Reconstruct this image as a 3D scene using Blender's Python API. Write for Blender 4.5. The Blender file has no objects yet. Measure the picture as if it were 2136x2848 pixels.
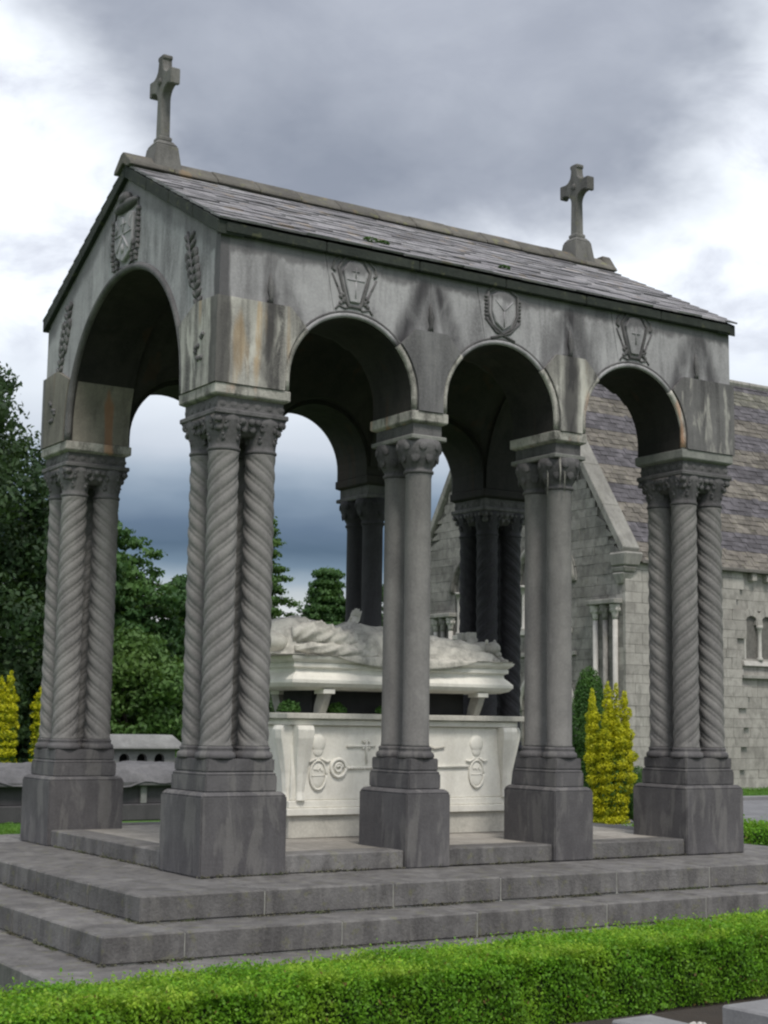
import bpy, bmesh, math, random
import numpy as np
from mathutils import Vector, Matrix
R = math.radians
random.seed(7); rng = np.random.default_rng(7)
S = bpy.context.scene
C = S.collection

# ---------------------------------------------------------------- camera
YAW, PITCH, ROLL = R(-32.6242), R(7.7163), R(0.8075)
cam_d = bpy.data.cameras.new('camera'); cam = bpy.data.objects.new('camera', cam_d); C.objects.link(cam)
F = Vector((-math.sin(YAW)*math.cos(PITCH), math.cos(YAW)*math.cos(PITCH), math.sin(PITCH)))
Rt = F.cross(Vector((0, 0, 1))).normalized(); Up = Rt.cross(F)
R2 = Rt*math.cos(ROLL)+Up*math.sin(ROLL); U2 = -Rt*math.sin(ROLL)+Up*math.cos(ROLL)
M = Matrix((R2, U2, -F)).transposed().to_4x4(); M.translation = Vector((-5.4827, -11.1874, 1.2586))
cam.matrix_world = M
cam_d.sensor_width = 36; cam_d.sensor_fit = 'AUTO'; cam_d.lens = 4272.39/2848*36
cam_d.clip_start = .1; cam_d.clip_end = 3000
S.camera = cam
S.view_settings.view_transform = 'Standard'; S.view_settings.look = 'None'
S.view_settings.exposure = 0.0; S.view_settings.gamma = 1; S.view_settings.use_curve_mapping = False
S.cycles.filter_width = 2.3

# ---------------------------------------------------------------- node helper
class N:
    def __init__(s, nt): s.nt = nt; s.t = nt.nodes; s.l = nt.links
    def put(s, inp, v):
        if hasattr(v, 'is_output') or hasattr(v, 'links'): s.l.new(v, inp)
        elif isinstance(v, (tuple, list)) and len(v) == 3 and inp.type == 'RGBA': inp.default_value = (*v, 1)
        else: inp.default_value = v
    def n(s, ty, ins={}, **kw):
        a = s.t.new(ty)
        for k, v in kw.items(): setattr(a, k, v)
        for k, v in ins.items(): s.put(a.inputs[k], v)
        return a
    def m(s, op, a, b=0.0, c=None, clamp=False):
        x = s.n('ShaderNodeMath', {0: a, 1: b}, operation=op, use_clamp=clamp)
        if c is not None: s.put(x.inputs[2], c)
        return x.outputs[0]
    def noise(s, vec, scale, detail=4, rough=.55, dist=0.0):
        return s.n('ShaderNodeTexNoise', {'Vector': vec, 'Scale': scale, 'Detail': detail, 'Roughness': rough, 'Distortion': dist}).outputs['Fac']
    def mapr(s, v, a, b, c=0.0, d=1.0, smooth=True):
        x = s.n('ShaderNodeMapRange', {'Value': v, 'From Min': a, 'From Max': b, 'To Min': c, 'To Max': d})
        if smooth: x.interpolation_type = 'SMOOTHSTEP'
        return x.outputs[0]
    def mix(s, f, a, b, mode='MIX'):
        x = s.n('ShaderNodeMix', data_type='RGBA', blend_type=mode)
        s.put(x.inputs['Factor'], f); s.put(x.inputs['A'], a); s.put(x.inputs['B'], b)
        return x.outputs['Result']
    def ramp(s, v, stops, interp='LINEAR'):
        x = s.n('ShaderNodeValToRGB', {'Fac': v}); cr = x.color_ramp; cr.interpolation = interp
        while len(cr.elements) < len(stops): cr.elements.new(0.5)
        for e, (p, c) in zip(cr.elements, stops): e.position = p; e.color = (*c, 1)
        return x.outputs['Color']
    def scale(s, vec, sc):
        return s.n('ShaderNodeMapping', {'Vector': vec, 'Scale': sc}).outputs[0]

# ---------------------------------------------------------------- world
SUN_EL, SUN_AZ = R(56), R(194)      # azimuth clockwise from +Y
W = bpy.data.worlds.new('World'); S.world = W; W.use_nodes = True
w = N(W.node_tree); w.t.clear()
d = w.n('ShaderNodeTexCoord').outputs['Generated']
xyz = w.n('ShaderNodeSeparateXYZ', {0: d}); dx, dy, dz = xyz.outputs
el = w.m('MULTIPLY', w.m('ARCSINE', dz), 180/math.pi)
az = w.m('MULTIPLY', w.m('ARCTAN2', dx, dy), 180/math.pi)
zz = w.m('ADD', w.m('MAXIMUM', dz, 0.0), .34)
pl = w.n('ShaderNodeCombineXYZ', {0: w.m('DIVIDE', dx, zz), 1: w.m('DIVIDE', dy, zz), 2: 0.0}).outputs[0]
n1 = w.noise(pl, 1.25, 6, .52, .25); n2 = w.noise(pl, 4.6, 5, .55); n3 = w.noise(w.scale(d, (1, 1, 5)), 3.2, 4, .5)
elp = w.m('ADD', el, w.m('ADD', w.m('MULTIPLY', w.m('SUBTRACT', n3, .5), 3.2), w.m('MULTIPLY', w.m('SUBTRACT', n2, .5), 1.0)))
low = w.ramp(w.m('DIVIDE', elp, 20), [(0, (.5, .54, .57)), (.17, (.78, .80, .82)), (.215, (.60, .64, .66)), (.25, (.36, .44, .52)), (.29, (.17, .245, .335)),
      (.33, (.095, .15, .225)), (.365, (.13, .19, .28)), (.41, (.24, .315, .415)), (.45, (.42, .50, .60)), (.50, (.64, .70, .79)), (.60, (.84, .90, .98))])
# grey cloud overhead: one broad bank ahead, and the same kind of banks all round
ea = w.m('DIVIDE', w.m('SUBTRACT', az, 33.0), 16.0); ee = w.m('DIVIDE', w.m('SUBTRACT', el, 31.0), 14.0)
dist = w.m('SQRT', w.m('ADD', w.m('MULTIPLY', ea, ea), w.m('MULTIPLY', ee, ee)))
dist = w.m('ADD', dist, w.m('ADD', w.m('MULTIPLY', w.m('SUBTRACT', n1, .5), .7), w.m('MULTIPLY', w.m('SUBTRACT', n2, .5), .55)))
bank = w.mapr(dist, .76, 1.10, 1, 0)
other = w.mapr(n1, .42, .62, 0, 1)
far = w.mapr(el, 33, 45, 0, 1)
bank = w.m('MAXIMUM', bank, w.m('MULTIPLY', other, far))
bank = w.m('MULTIPLY', bank, w.mapr(n2, .15, .75, 1.12, .8, False), clamp=True)
n4 = w.noise(pl, 7.5, 7, .6, .35)
white = w.mix(w.mapr(w.m('ADD', w.m('MULTIPLY', n2, .5), w.m('MULTIPLY', n4, .5)), .46, .64), (1.12, 1.18, 1.26), (.74, .78, .88))
grey = w.mix(w.mapr(w.m('ADD', w.m('MULTIPLY', w.noise(pl, 1.9, 4, .45, .2), .88), w.m('MULTIPLY', n4, .12)), .36, .64), (.445, .48, .565), (.29, .325, .40))
high = w.mix(bank, white, grey)
cl = w.mix(w.mapr(el, 11.5, 15), low, high)
sky = w.n('ShaderNodeTexSky', sky_type='NISHITA'); sky.sun_disc = False
sky.sun_elevation = SUN_EL; sky.sun_rotation = SUN_AZ
b1 = w.n('ShaderNodeBackground', {'Color': sky.outputs[0], 'Strength': .08})
b2 = w.n('ShaderNodeBackground', {'Color': cl, 'Strength': 1.0})
ms = w.n('ShaderNodeMixShader', {0: .94, 1: b1.outputs[0], 2: b2.outputs[0]})
w.n('ShaderNodeOutputWorld', {0: ms.outputs[0]})

sun_d = bpy.data.lights.new('sun', 'SUN'); sun_d.energy = 2.5; sun_d.angle = R(14); sun_d.color = (1, .95, .87)
sun = bpy.data.objects.new('sun', sun_d); C.objects.link(sun)
sd = Vector((math.sin(SUN_AZ)*math.cos(SUN_EL), math.cos(SUN_AZ)*math.cos(SUN_EL), math.sin(SUN_EL)))
sun.rotation_euler = (-sd).to_track_quat('-Z', 'Y').to_euler()
sun.location = (0, -10, 20)

# ---------------------------------------------------------------- materials
def stone(name, base, dark, light, streak=.6, stain=(.30, .2, .11), rust=0.0, lime=0.0, lichen=0.0, bump=.35, rough=.85, vs=.22, island=.12, fs=1.0, marks=False):
    m = bpy.data.materials.new(name); m.use_nodes = True; k = N(m.node_tree)
    bs = k.t['Principled BSDF']; pos = k.n('ShaderNodeNewGeometry'); p = pos.outputs['Position']
    big = k.noise(p, 1.3*fs, 4, .6); mid = k.noise(p, 6*fs, 5, .65); fine = k.noise(p, 45*fs, 4, .7)
    st = k.noise(k.scale(p, (1, 1, vs)), 4.2*fs, 4, .6, .3); st2 = k.noise(k.scale(p, (1, 1, vs*.6)), 11*fs, 3, .6)
    col = k.mix(k.mapr(big, .3, .7), base, light)
    f = k.m('MULTIPLY', k.mapr(st, .44, .66), streak); col = k.mix(f, col, dark)
    f = k.m('MULTIPLY', k.mapr(st2, .5, .72), streak*.6); col = k.mix(f, col, dark)
    col = k.mix(k.mapr(mid, .25, .8, 0, .45), col, tuple(c*.62 for c in base))
    col = k.mix(k.mapr(fine, .35, .75, 0, .2), col, tuple(min(1, c*1.5) for c in light))
    if rust:
        f = k.m('MULTIPLY', k.mapr(k.noise(k.scale(p, (1, 1, .12)), 5.1, 2, .5, .2), .60, .70), rust); col = k.mix(f, col, stain)
    if lime:
        f = k.m('MULTIPLY', k.mapr(k.noise(k.scale(p, (1, 1, .25)), 6.5, 4, .6, .5), .5, .62), lime); col = k.mix(f, col, (.48, .46, .42))
    if marks:
        sx = k.n('ShaderNodeSeparateXYZ', {0: p}).outputs; wob = k.m('MULTIPLY', k.m('SUBTRACT', k.noise(k.scale(p, (1, 1, .3)), 7, 4, .6), .5), .22)
        front = k.mapr(sx[1], .2, .3, 1, 0)
        # soot line under the eaves
        f = k.m('MULTIPLY', k.mapr(k.m('ADD', sx[2], wob), 5.13, 5.19), front); tot = k.m('MULTIPLY', f, .62)
        # wet inverted V stains at the joints over the piers
        brk = k.mapr(k.noise(k.scale(p, (1, 1, .5)), 3.7, 5, .6, .6), .30, .55, .45, 1)
        for xj, wd, ai, ci in ((.53, .28, .4, .95), (2.18, .36, 1.0, .6), (3.81, .30, .7, 1.0), (5.47, .34, .85, .8)):
            hw_ = k.m('MULTIPLY', k.m('SUBTRACT', 5.36, sx[2]), wd/.6)
            dd = k.m('ABSOLUTE', k.m('ADD', k.m('SUBTRACT', sx[0], xj), k.m('MULTIPLY', wob, .8)))
            arm = k.mapr(k.m('ABSOLUTE', k.m('SUBTRACT', dd, k.m('MULTIPLY', hw_, .7))), .0, .17, ai, 0)
            core = k.mapr(dd, .02, .14, ci, 0)
            f = k.m('MULTIPLY', k.m('MAXIMUM', k.m('MULTIPLY', arm, brk), k.m('MULTIPLY', core, brk)), k.m('MULTIPLY', front, k.mapr(sx[2], 5.15, 5.36, 1, .2)))
            tot = k.m('MAXIMUM', tot, f)
        f = k.m('MULTIPLY', k.mapr(k.m('ABSOLUTE', k.m('ADD', k.m('SUBTRACT', sx[0], 3.80), k.m('MULTIPLY', wob, .6))), .05, .14, .9, 0), k.m('MULTIPLY', front, k.mapr(sx[2], 4.77, 4.78, 1, 0)))
        tot = k.m('MAXIMUM', tot, f)
        cx = k.m('MULTIPLY', k.mapr(k.m('ADD', sx[0], k.m('MULTIPLY', wob, .4)), .13, .17, 1, 0), k.mapr(k.m('ADD', sx[1], k.m('MULTIPLY', wob, .4)), .13, .17, 1, 0))
        tot = k.m('MAXIMUM', tot, k.m('MULTIPLY', cx, .8))
        gx = k.m('MULTIPLY', k.mapr(sx[0], .09, .12, 1, 0), k.mapr(k.m('ADD', k.m('SUBTRACT', k.m('ADD', sx[2], wob), k.m('MULTIPLY', k.m('MINIMUM', sx[1], k.m('SUBTRACT', 4.128, sx[1])), .529)), 0), 5.02, 5.14, 0, .5))
        tot = k.m('MAXIMUM', tot, gx)
        col = k.mix(tot, col, dark)
    if lichen:
        f = k.m('MULTIPLY', k.mapr(k.noise(p, 9, 5, .7), .56, .66), lichen); col = k.mix(f, col, (.17, .17, .08))
    if island:
        r = pos.outputs['Random Per Island']; oi = k.n('ShaderNodeObjectInfo').outputs['Random']
        col = k.mix(1.0, col, k.n('ShaderNodeCombineColor', {0: (v := k.mapr(k.m('FRACT', k.m('ADD', r, oi)), 0, 1, 1-island, 1+island, False)), 1: v, 2: v}).outputs[0], 'MULTIPLY')
    k.put(bs.inputs['Base Color'], col); bs.inputs['Roughness'].default_value = rough; bs.inputs['Specular IOR Level'].default_value = .3
    h = k.m('ADD', k.m('MULTIPLY', mid, .6), k.m('MULTIPLY', fine, .4))
    b = k.n('ShaderNodeBump', {'Height': h, 'Strength': bump, 'Distance': .02}); k.put(bs.inputs['Normal'], b.outputs[0])
    return m

def leafmat(name, a, b, c=None, trans=.35, rough=.6, scale=2.5, brown=0):
    m = bpy.data.materials.new(name); m.use_nodes = True; k = N(m.node_tree); k.t.clear()
    g = k.n('ShaderNodeNewGeometry'); r = g.outputs['Random Per Island']
    col = k.mix(k.mapr(r, 0, 1, 0, 1, False), a, b)
    col = k.mix(k.mapr(k.noise(g.outputs['Position'], scale, 3, .5), .45, .7, 0, .8), col, c or a)
    if brown:
        g2 = k.mapr(k.noise(g.outputs['Position'], 9, 4, .6), .38, .62, .8, 1.25); col = k.mix(1.0, col, k.n('ShaderNodeCombineColor', {0: g2, 1: g2, 2: g2}).outputs[0], 'MULTIPLY')
        col = k.mix(k.m('GREATER_THAN', r, 1-brown), col, (.20, .13, .04))
    df = k.n('ShaderNodeBsdfPrincipled', {'Base Color': col, 'Roughness': rough}); df.inputs['Specular IOR Level'].default_value = .35
    tr = k.n('ShaderNodeBsdfTranslucent', {'Color': k.mix(.5, col, (.12, .2, .02))})
    ms = k.n('ShaderNodeMixShader', {0: trans, 1: df.outputs[0], 2: tr.outputs[0]})
    k.n('ShaderNodeOutputMaterial', {0: ms.outputs[0]}); return m

def flat(name, col, rough=.9, bump=0, sc=20, col2=None, ns=8.0):
    m = bpy.data.materials.new(name); m.use_nodes = True; k = N(m.node_tree); bs = k.t['Principled BSDF']
    p = k.n('ShaderNodeNewGeometry').outputs['Position']
    cc = k.mix(k.mapr(k.noise(p, ns, 5, .65), .35, .7), col, col2 or tuple(c*.7 for c in col))
    k.put(bs.inputs['Base Color'], cc); bs.inputs['Roughness'].default_value = rough
    if bump:
        b = k.n('ShaderNodeBump', {'Height': k.noise(p, sc, 5, .7), 'Strength': bump, 'Distance': .03}); k.put(bs.inputs['Normal'], b.outputs[0])
    return m

mt = {}
mt['wall'] = stone('weathered_limestone', (.30, .29, .302), (.05, .047, .052), (.41, .40, .412), streak=.6, rust=.0, vs=.2, marks=True, island=.05)
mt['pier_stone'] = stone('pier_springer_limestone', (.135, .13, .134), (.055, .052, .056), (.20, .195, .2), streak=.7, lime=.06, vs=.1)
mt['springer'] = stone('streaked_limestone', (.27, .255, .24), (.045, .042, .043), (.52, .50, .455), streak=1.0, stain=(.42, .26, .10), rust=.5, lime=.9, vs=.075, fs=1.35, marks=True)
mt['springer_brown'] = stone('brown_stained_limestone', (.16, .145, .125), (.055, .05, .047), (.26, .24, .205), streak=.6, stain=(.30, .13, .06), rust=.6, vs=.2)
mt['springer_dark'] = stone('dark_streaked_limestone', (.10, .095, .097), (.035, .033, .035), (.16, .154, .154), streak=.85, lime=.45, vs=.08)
mt['lime'] = stone('lime_crusted_stone', (.30, .285, .26), (.07, .067, .062), (.56, .535, .49), streak=.95, stain=(.5, .26, .15), rust=.7, bump=1.0, fs=1.6, vs=.6)
mt['limedark'] = stone('dull_ledge_stone', (.17, .17, .16), (.09, .09, .09), (.25, .25, .23), streak=.5, bump=.6)
mt['carved'] = stone('carved_dark_limestone', (.095, .09, .094), (.035, .033, .036), (.16, .155, .155), streak=.6, bump=.8)
mt['shaft'] = stone('shaft_limestone', (.185, .176, .172), (.105, .10, .102), (.235, .225, .217), streak=.55, vs=.3, bump=.3, island=.03)
mt['shaft_shaded'] = stone('shaded_shaft_limestone', (.042, .04, .046), (.02, .019, .023), (.06, .058, .065), streak=.5, vs=.3, bump=.3)  # darkened copy of the shaft stone: shade inside the canopy painted onto back piers
mt['pedestal'] = stone('pedestal_limestone', (.088, .083, .087), (.048, .045, .048), (.13, .124, .128), streak=.4, lime=.12, bump=.35, island=.06)
mt['step'] = stone('step_limestone', (.120, .114, .113), (.052, .048, .048), (.19, .183, .18), streak=.6, lime=.09, lichen=.4, vs=.45, bump=1.0, island=.12, fs=1.15)
mt['mortar'] = flat('lime_mortar', (.36, .36, .33), .95, .4, 40)
mt['soffit'] = stone('shade_darkened_vault_stone', (.021, .0195, .019), (.008, .008, .009), (.04, .036, .033), streak=.5, stain=(.06, .03, .018), rust=.35, vs=.5, bump=.4, island=.1)  # deep shade under the arches is put into this stone colour, plus rust stains
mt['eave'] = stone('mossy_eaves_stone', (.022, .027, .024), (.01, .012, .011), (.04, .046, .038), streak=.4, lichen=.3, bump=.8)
mt['slate'] = stone('grey_roof_slate', (.20, .19, .205), (.10, .096, .108), (.31, .30, .315), streak=.45, stain=(.42, .29, .13), rust=.25, lichen=.12, vs=1, bump=1.0, island=.3, fs=1.3)
mt['ridge'] = stone('lichened_ridge_stone', (.095, .088, .08), (.045, .041, .039), (.15, .14, .12), streak=.5, stain=(.3, .19, .09), rust=.35, lichen=.6, vs=1, bump=.8, island=.15)
mt['cross'] = stone('cross_limestone', (.125, .12, .115), (.05, .048, .047), (.18, .174, .165), streak=.7, lichen=.25, bump=.5, island=.05)
mt['marble'] = stone('weathered_white_marble', (.78, .755, .685), (.50, .475, .41), (.84, .82, .75), streak=.3, vs=.5, bump=.12, rough=.55, island=0)
mt['marble_dull'] = stone('greyed_marble', (.52, .50, .45), (.30, .29, .26), (.62, .6, .54), streak=.5, vs=.7, bump=.3, rough=.7, island=0)
mt['marble_body'] = stone('weather_greyed_marble', (.50, .48, .43), (.20, .19, .17), (.72, .69, .62), streak=.7, vs=.8, bump=.4, rough=.65, island=0, fs=1.5)
mt['marble_grime'] = stone('grimy_marble', (.33, .32, .29), (.2, .19, .175), (.5, .485, .44), streak=.5, vs=.7, bump=.3, rough=.7, island=0)
mt['floor'] = stone('floor_paving', (.26, .243, .218), (.13, .12, .11), (.38, .355, .325), streak=.3, vs=1, bump=.5, fs=2)
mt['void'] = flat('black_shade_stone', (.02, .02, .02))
mt['chapel'] = stone('chapel_ashlar', (.30, .282, .258), (.15, .142, .13), (.40, .38, .35), streak=.55, vs=.6, bump=.6, island=.12)
mt['chapel_grey'] = stone('chapel_grey_ashlar', (.185, .176, .163), (.085, .08, .074), (.29, .277, .255), streak=.7, vs=.7, bump=.7, lichen=.2, island=.15)
mt['chapel_trim'] = stone('pale_chapel_trim', (.40, .385, .355), (.22, .21, .195), (.5, .48, .45), streak=.3, bump=.3)
mt['coping'] = stone('gable_coping_stone', (.235, .225, .208), (.12, .115, .105), (.32, .31, .285), streak=.5, lichen=.25, bump=.5)
mt['joint'] = flat('grey_wall_joint', (.15, .142, .13))
mt['slate_p'] = stone('purple_slate', (.078, .072, .080), (.04, .037, .041), (.13, .121, .134), streak=.5, vs=1, bump=.9, island=.28)
mt['slate_b'] = stone('buff_slate', (.115, .102, .09), (.055, .047, .045), (.19, .172, .15), streak=.55, lichen=.3, vs=1, bump=.9, island=.28)
mt['slate_g'] = stone('green_buff_slate', (.125, .12, .10), (.065, .062, .055), (.19, .18, .155), streak=.5, lichen=.5, vs=1, bump=.9, island=.25)
mt['glass'] = flat('dark_window_glass', (.012, .014, .018), .15)
mt['door'] = flat('brown_door_wood', (.10, .055, .028), .6, .2, 12)
mt['granite'] = stone('dark_tomb_granite', (.06, .058, .062), (.035, .034, .036), (.085, .08, .085), streak=.3, bump=.2)
mt['tomb_rough'] = stone('rough_dark_tomb_stone', (.095, .093, .098), (.05, .048, .052), (.17, .165, .17), streak=.3, vs=.8, bump=.8)
mt['tomb'] = stone('grey_tomb_stone', (.19, .188, .185), (.11, .11, .11), (.27, .27, .265), streak=.4, vs=.8, lichen=.1, bump=.5)
mt['kerb'] = stone('grave_kerb_stone', (.20, .198, .205), (.12, .12, .125), (.27, .268, .27), streak=.25, vs=.8, bump=.3)
mt['bark'] = flat('tree_bark', (.06, .045, .035), .95, .6, 15)
mt['soil'] = flat('dark_soil', (.035, .025, .017), .95, .8, 30)
mt['hedge'] = leafmat('box_leaf', (.085, .23, .010), (.19, .42, .022), (.27, .45, .03), .5, .5, 3.0, .012)
mt['hedgetip'] = leafmat('box_young_leaf', (.22, .44, .03), (.36, .56, .05), (.42, .58, .06), .55, .5, 3.0, .006)
mt['hedge_core'] = flat('hedge_inner_twigs', (.012, .022, .006))
mt['dark_leaf'] = leafmat('dark_conifer_leaf', (.014, .036, .013), (.028, .06, .02), (.045, .085, .026), .2, .6, .8)
mt['cedar_leaf'] = leafmat('cedar_leaf', (.03, .08, .025), (.06, .135, .038), (.10, .20, .05), .3, .6, .6)
mt['mid_leaf'] = leafmat('mid_green_leaf', (.05, .11, .025), (.08, .16, .035), (.11, .19, .045), .3, .6, .8)
mt['gold_leaf'] = leafmat('golden_yew_leaf', (.50, .50, .012), (.72, .68, .02), (.20, .26, .012), .4, .55, 5.5)
mt['green_leaf'] = leafmat('green_thuja_leaf', (.03, .085, .015), (.05, .13, .02), (.07, .16, .025), .25, .6, 3.0)
mt['grass'] = leafmat('grass_blade', (.06, .16, .015), (.1, .23, .03), (.13, .26, .03), .4, .6, 2)
mt['lawn'] = flat('lawn_ground', (.055, .13, .018), .95, .8, 60, (.085, .18, .03), 3)
mt['path'] = flat('grey_asphalt', (.14, .14, .15), .9, .4, 80, (.19, .19, .2), 2)
mt['pebble'] = stone('white_pebble', (.38, .37, .34), (.22, .21, .2), (.5, .49, .46), streak=.2, island=.15)

# ---------------------------------------------------------------- mesh helpers
def link(name, me, mat=None, parent=None, smooth=False, kind=None):
    o = bpy.data.objects.new(name, me); C.objects.link(o)
    if mat is not None and not me.materials: me.materials.append(mt[mat] if isinstance(mat, str) else mat)
    if parent: o.parent = parent
    if smooth: me.polygons.foreach_set('use_smooth', [True]*len(me.polygons))
    if kind: o['kind'] = kind
    return o
def thing(name, label, cat, loc=(0, 0, 0), group=None):
    o = bpy.data.objects.new(name, None); C.objects.link(o); o.location = loc; o.empty_display_size = .2
    o['label'] = label; o['category'] = cat
    if group: o['group'] = group
    return o
def tag(o, label, cat, group=None):
    o['label'] = label; o['category'] = cat
    if group: o['group'] = group
    return o
class MB:
    def __init__(s): s.v = []; s.f = []
    def add(s, v, f):
        n = len(s.v); s.v += [tuple(p) for p in v]; s.f += [tuple(i+n for i in q) for q in f]; return s
    def box(s, x0, x1, y0, y1, z0, z1, j=0):
        v = [(x, y, z) for z in (z0, z1) for x, y in ((x0, y0), (x1, y0), (x1, y1), (x0, y1))]
        if j: v = [tuple(c+random.uniform(-j, j) for c in p) for p in v]
        return s.add(v, [(3, 2, 1, 0), (4, 5, 6, 7), (0, 1, 5, 4), (1, 2, 6, 5), (2, 3, 7, 6), (3, 0, 4, 7)])
    def frus(s, r0, r1, z0, z1):   # r = (x0,x1,y0,y1)
        v = [(x, y, z) for r, z in ((r0, z0), (r1, z1)) for x, y in ((r[0], r[2]), (r[1], r[2]), (r[1], r[3]), (r[0], r[3]))]
        return s.add(v, [(3, 2, 1, 0), (4, 5, 6, 7), (0, 1, 5, 4), (1, 2, 6, 5), (2, 3, 7, 6), (3, 0, 4, 7)])
    def lathe(s, cx, cy, prof, n=20, a0=0.0):
        v = []; f = []
        for r, z in prof:
            for i in range(n):
                a = a0+2*math.pi*i/n; v.append((cx+r*math.cos(a), cy+r*math.sin(a), z))
        for k in range(len(prof)-1):
            for i in range(n): f.append((k*n+i, k*n+(i+1) % n, (k+1)*n+(i+1) % n, (k+1)*n+i))
        f.append(tuple(range(n-1, -1, -1))); f.append(tuple(range((len(prof)-1)*n, len(prof)*n)))
        return s.add(v, f)
    def tube(s, pts, r, n=8):
        pts = [Vector(p) for p in pts]; v = []; f = []; rr = r if isinstance(r, (list, tuple)) else [r]*len(pts)
        up = None
        for i, p in enumerate(pts):
            t = (pts[min(i+1, len(pts)-1)]-pts[max(i-1, 0)]).normalized()
            if up is None: up = t.orthogonal().normalized()
            up = (up-t*up.dot(t)).normalized(); b = t.cross(up)
            for q in range(n):
                a = 2*math.pi*q/n; v.append(p+(up*math.cos(a)+b*math.sin(a))*rr[i])
        for k in range(len(pts)-1):
            for i in range(n): f.append((k*n+i, k*n+(i+1) % n, (k+1)*n+(i+1) % n, (k+1)*n+i))
        f.append(tuple(range(n-1, -1, -1))); f.append(tuple(range((len(pts)-1)*n, len(pts)*n)))
        return s.add(v, f)
    def ball(s, c, r, n=8, m=5, rot=None):
        v = []; f = []; r = (r, r, r) if not isinstance(r, (tuple, list)) else r
        for k in range(m+1):
            t = math.pi*k/m
            for i in range(n):
                a = 2*math.pi*i/n
                p = Vector((r[0]*math.sin(t)*math.cos(a), r[1]*math.sin(t)*math.sin(a), r[2]*math.cos(t)))
                if rot is not None: p = rot @ p
                v.append(Vector(c)+p)
        for k in range(m):
            for i in range(n): f.append((k*n+i, (k+1)*n+i, (k+1)*n+(i+1) % n, k*n+(i+1) % n))
        return s.add(v, f)
    def mesh(s, name='mesh', bevel=0, weld=False):
        me = bpy.data.meshes.new(name); me.from_pydata(s.v, [], s.f); me.validate()
        bm = bmesh.new(); bm.from_mesh(me)
        if weld: bmesh.ops.remove_doubles(bm, verts=bm.verts, dist=1e-4)
        bmesh.ops.recalc_face_normals(bm, faces=bm.faces)
        if bevel: bmesh.ops.bevel(bm, geom=bm.edges[:], offset=bevel, segments=1, affect='EDGES', clamp_overlap=True)
        bm.to_mesh(me); bm.free(); return me
    def build(s, name, mat, parent=None, smooth=False, bevel=0, kind=None, weld=False):
        return link(name, s.mesh(name, bevel, weld), mat, parent, smooth, kind)
def drape(m, pts, rad, n=22, amp=.22, k=5, ph=0.0):
    pts = [Vector(p) for p in pts]; P = []; r = []
    for i in range(len(pts)-1):
        for t in np.linspace(0, 1, 10, endpoint=False): P.append(pts[i].lerp(pts[i+1], t)); r.append(rad[i]+(rad[i+1]-rad[i])*t)
    P.append(pts[-1]); r.append(rad[-1])
    for _ in range(3): P = [P[0]]+[(P[i-1]+P[i]*2+P[i+1])/4 for i in range(1, len(P)-1)]+[P[-1]]
    o = len(m.v); m.tube(P, r, n)
    for i in range(len(P)):
        for q in range(n):
            a = 2*math.pi*q/n; f_ = (1-abs(math.sin(k*.5*a+.16*i*k*.5+ph+.5*math.sin(.4*i))))**1.6
            v = Vector(m.v[o+i*n+q]); m.v[o+i*n+q] = tuple(P[i]+(v-P[i])*(1-amp*.5+amp*1.3*f_))
    return m
class Frame:     # a vertical plane: u along it, z up, d outwards
    def __init__(s, o, u, n): s.o = Vector(o); s.u = Vector(u); s.nn = Vector(n)
    def p(s, u, z, dd): return s.o+s.u*u+Vector((0, 0, z))+s.nn*dd
def prism(mb, fr, poly, d0, d1, shrink=0):
    if shrink:
        cu = sum(p[0] for p in poly)/len(poly); cz = sum(p[1] for p in poly)/len(poly)
        poly = [(cu+(u-cu)*(1-shrink), cz+(z-cz)*(1-shrink)) for u, z in poly]
    n = len(poly)
    v = [fr.p(u, z, d0) for u, z in poly]+[fr.p(u, z, d1) for u, z in poly]
    f = [tuple(range(n-1, -1, -1)), tuple(range(n, 2*n))]+[(i, (i+1) % n, n+(i+1) % n, n+i) for i in range(n)]
    return mb.add(v, f)
def arc(cu, cz, r, a0, a1, n=10):
    return [(cu+r*math.cos(R(a0+(a1-a0)*i/n)), cz+r*math.sin(R(a0+(a1-a0)*i/n))) for i in range(n+1)]

def leaves(name, P, Nn, size, mat, parent=None, aspect=.55, jit=.6, kind=None, me_only=False):
    """P (n,3) leaf centres, Nn (n,3) rough normals: one quad each"""
    n = len(P); Nn = Nn+rng.normal(0, jit, (n, 3)); Nn /= np.linalg.norm(Nn, axis=1)[:, None]+1e-9
    t = rng.normal(0, 1, (n, 3)); t -= (t*Nn).sum(1)[:, None]*Nn; t /= np.linalg.norm(t, axis=1)[:, None]+1e-9
    b = np.cross(Nn, t); s = (size*rng.uniform(.6, 1.35, n))[:, None]
    V = np.empty((n, 4, 3)); V[:, 0] = P-t*s; V[:, 1] = P-b*s*aspect+Nn*s*.15; V[:, 2] = P+t*s; V[:, 3] = P+b*s*aspect+Nn*s*.15
    me = bpy.data.meshes.new(name); me.vertices.add(4*n); me.vertices.foreach_set('co', V.reshape(-1).astype(np.float32))
    me.loops.add(4*n); me.loops.foreach_set('vertex_index', np.arange(4*n, dtype=np.int32))
    me.polygons.add(n); me.polygons.foreach_set('loop_start', np.arange(0, 4*n, 4, dtype=np.int32)); me.update(calc_edges=True)
    if me_only: return me
    return link(name, me, mat, parent, kind=kind)

# ================================================================= DIMENSIONS (metres, z=0 on the top step)
p, Wd, L, pm, xC, xD = .7759, 4.1282, 6.0, .4612, 1.9519, 3.5825
hs, ab, hp = 4.0174, .043, .6601
GZ = -.6
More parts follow.
